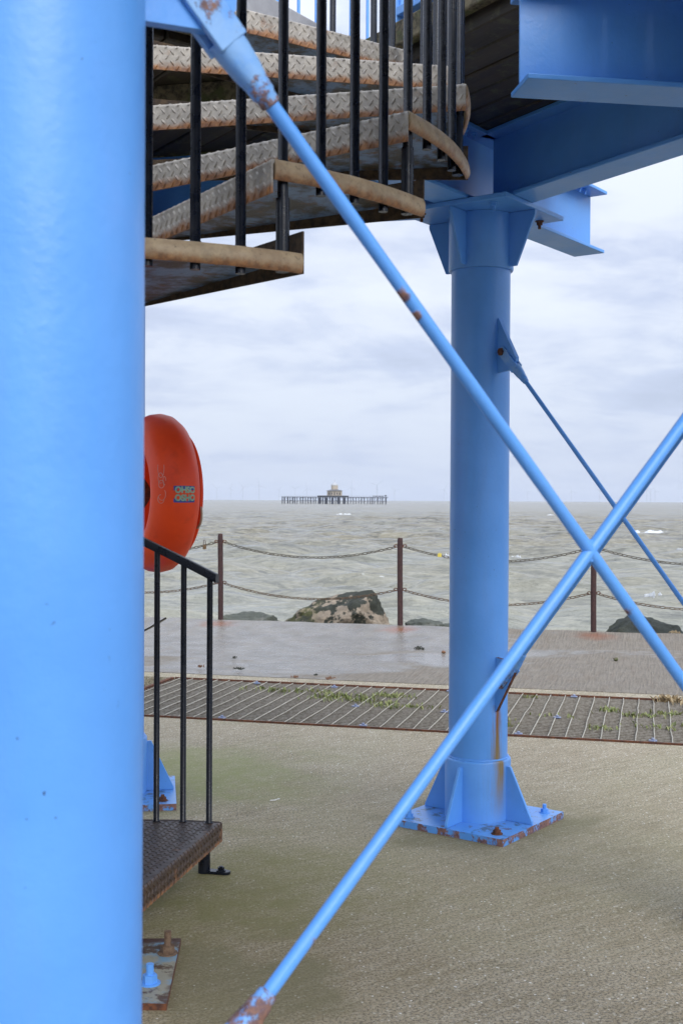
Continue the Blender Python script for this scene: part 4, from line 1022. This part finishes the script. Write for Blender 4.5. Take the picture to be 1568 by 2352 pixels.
b=MB(); b.tube((0,0,dk+10),(0,0,dk+15.5),3.8,n=16,prof=[(0,3.7),(.15,3.3),(.30,2.4),(.45,1.3),(.55,.5),(.60,.22),(1,.08)]); b.build('dome',m_dome,pier,smooth=60)
b=MB()
for i in range(36):
    x=xl+(xr-xl)*i/35; b.box((x,-5.3,dz+.9),X1,Y1,ZV,.07,.07,1.3)
b.box(((xl+xr)/2,-5.3,dz+1.5),X1,Y1,ZV,xr-xl,.06,.06); b.build('railing',m_proof,pier)
b=MB(); b.box(((868-768)*kpx,0,dz+1.2),X1,Y1,ZV,26*kpx,4,.7); b.box(((885-768)*kpx,0,dz+1.6),X1,Y1,ZV,1.6,2,1.6); b.build('walkway_remains',m_pdeck,pier)

# ------------------------------------------------------------------ wind farm
m_turb=solid('turbine_pale_grey',(.47,.52,.60))
TB=[(498,1.0,20),(530,1.0,75),(558,1.12,5),(595,1.3,95),(641,.9,50),(678,1.,30),(705,1.,100),(807,1.15,85),(865,1.35,40),(906,.9,15),(1019,1.0,60),(1211,.85,10),(1311,.9,100),(1376,1.0,45),(1484,1.1,70),(1493,1.1,25),(1503,.95,110)]
WD=['leftmost','second from the left','third from the left','fourth from the left, taller than its neighbours','fifth from the left','sixth from the left','seventh from the left, nearest the pier on its left','first to the right of the pier pavilion','tallest, right of the pier pavilion','near the right end of the pier','close to the left edge of the central column','first to the right of the central column','second to the right of the central column','just left of where the thin rods cross','left one of three at the far right','middle one of three at the far right','right one of three at the far right']
for (x,s_,ph),w in zip(TB,WD):
    Y=8200/s_; p=AT(x,1150,Y); p.z=SEA
    t=tag(empty('wind_turbine',p),'pale turbine on the horizon, '+w,'wind turbine',group='offshore wind turbines on the horizon')
    b=MB(); b.tube((0,0,-2),(0,0,78),2.6,1.5,n=10); b.build('tower',m_turb,t,smooth=60)
    b=MB(); b.box((0,-1.5,79.5),X1,Y1,ZV,3.6,9,3.6); b.build('nacelle',m_turb,t)
    for k in range(3):
        a=R_(ph+120*k); d=Vector((math.cos(a),0,math.sin(a))); q=Vector((-math.sin(a),0,math.cos(a))); c=Vector((0,-6.5,79.5))
        b=MB(); b.add([c-q*1.2,c+q*1.2,c+d*12+q*1.9,c+d*44+q*.4,c+d*44-q*.3,c+d*12-q*1.3]+[v+Y1*.8 for v in (c-q*1.2,c+q*1.2,c+d*12+q*1.9,c+d*44+q*.4,c+d*44-q*.3,c+d*12-q*1.3)],[(0,1,2,3,4,5),(11,10,9,8,7,6)]+[(i,(i+1)%6,6+(i+1)%6,6+i) for i in range(6)]); b.build('blade',m_turb,t)

# ------------------------------------------------------------------ sea haze
hm=bpy.data.materials.new('haze_air'); hm.use_nodes=True; ht=hm.node_tree; ht.nodes.clear()
ho=ht.nodes.new('ShaderNodeOutputMaterial'); hv=ht.nodes.new('ShaderNodeVolumePrincipled'); ht.links.new(hv.outputs[0],ho.inputs['Volume'])
hv.inputs['Color'].default_value=(.86,.91,1,1); hv.inputs['Density'].default_value=6e-5
b=MB(); b.box((0,6900,63.5),Vector((1,0,0)),Vector((0,1,0)),ZV,28400,14600,139)
hz_=b.build('haze',hm); tag(hz_,'thin pale haze over the sea','haze',kind='stuff')
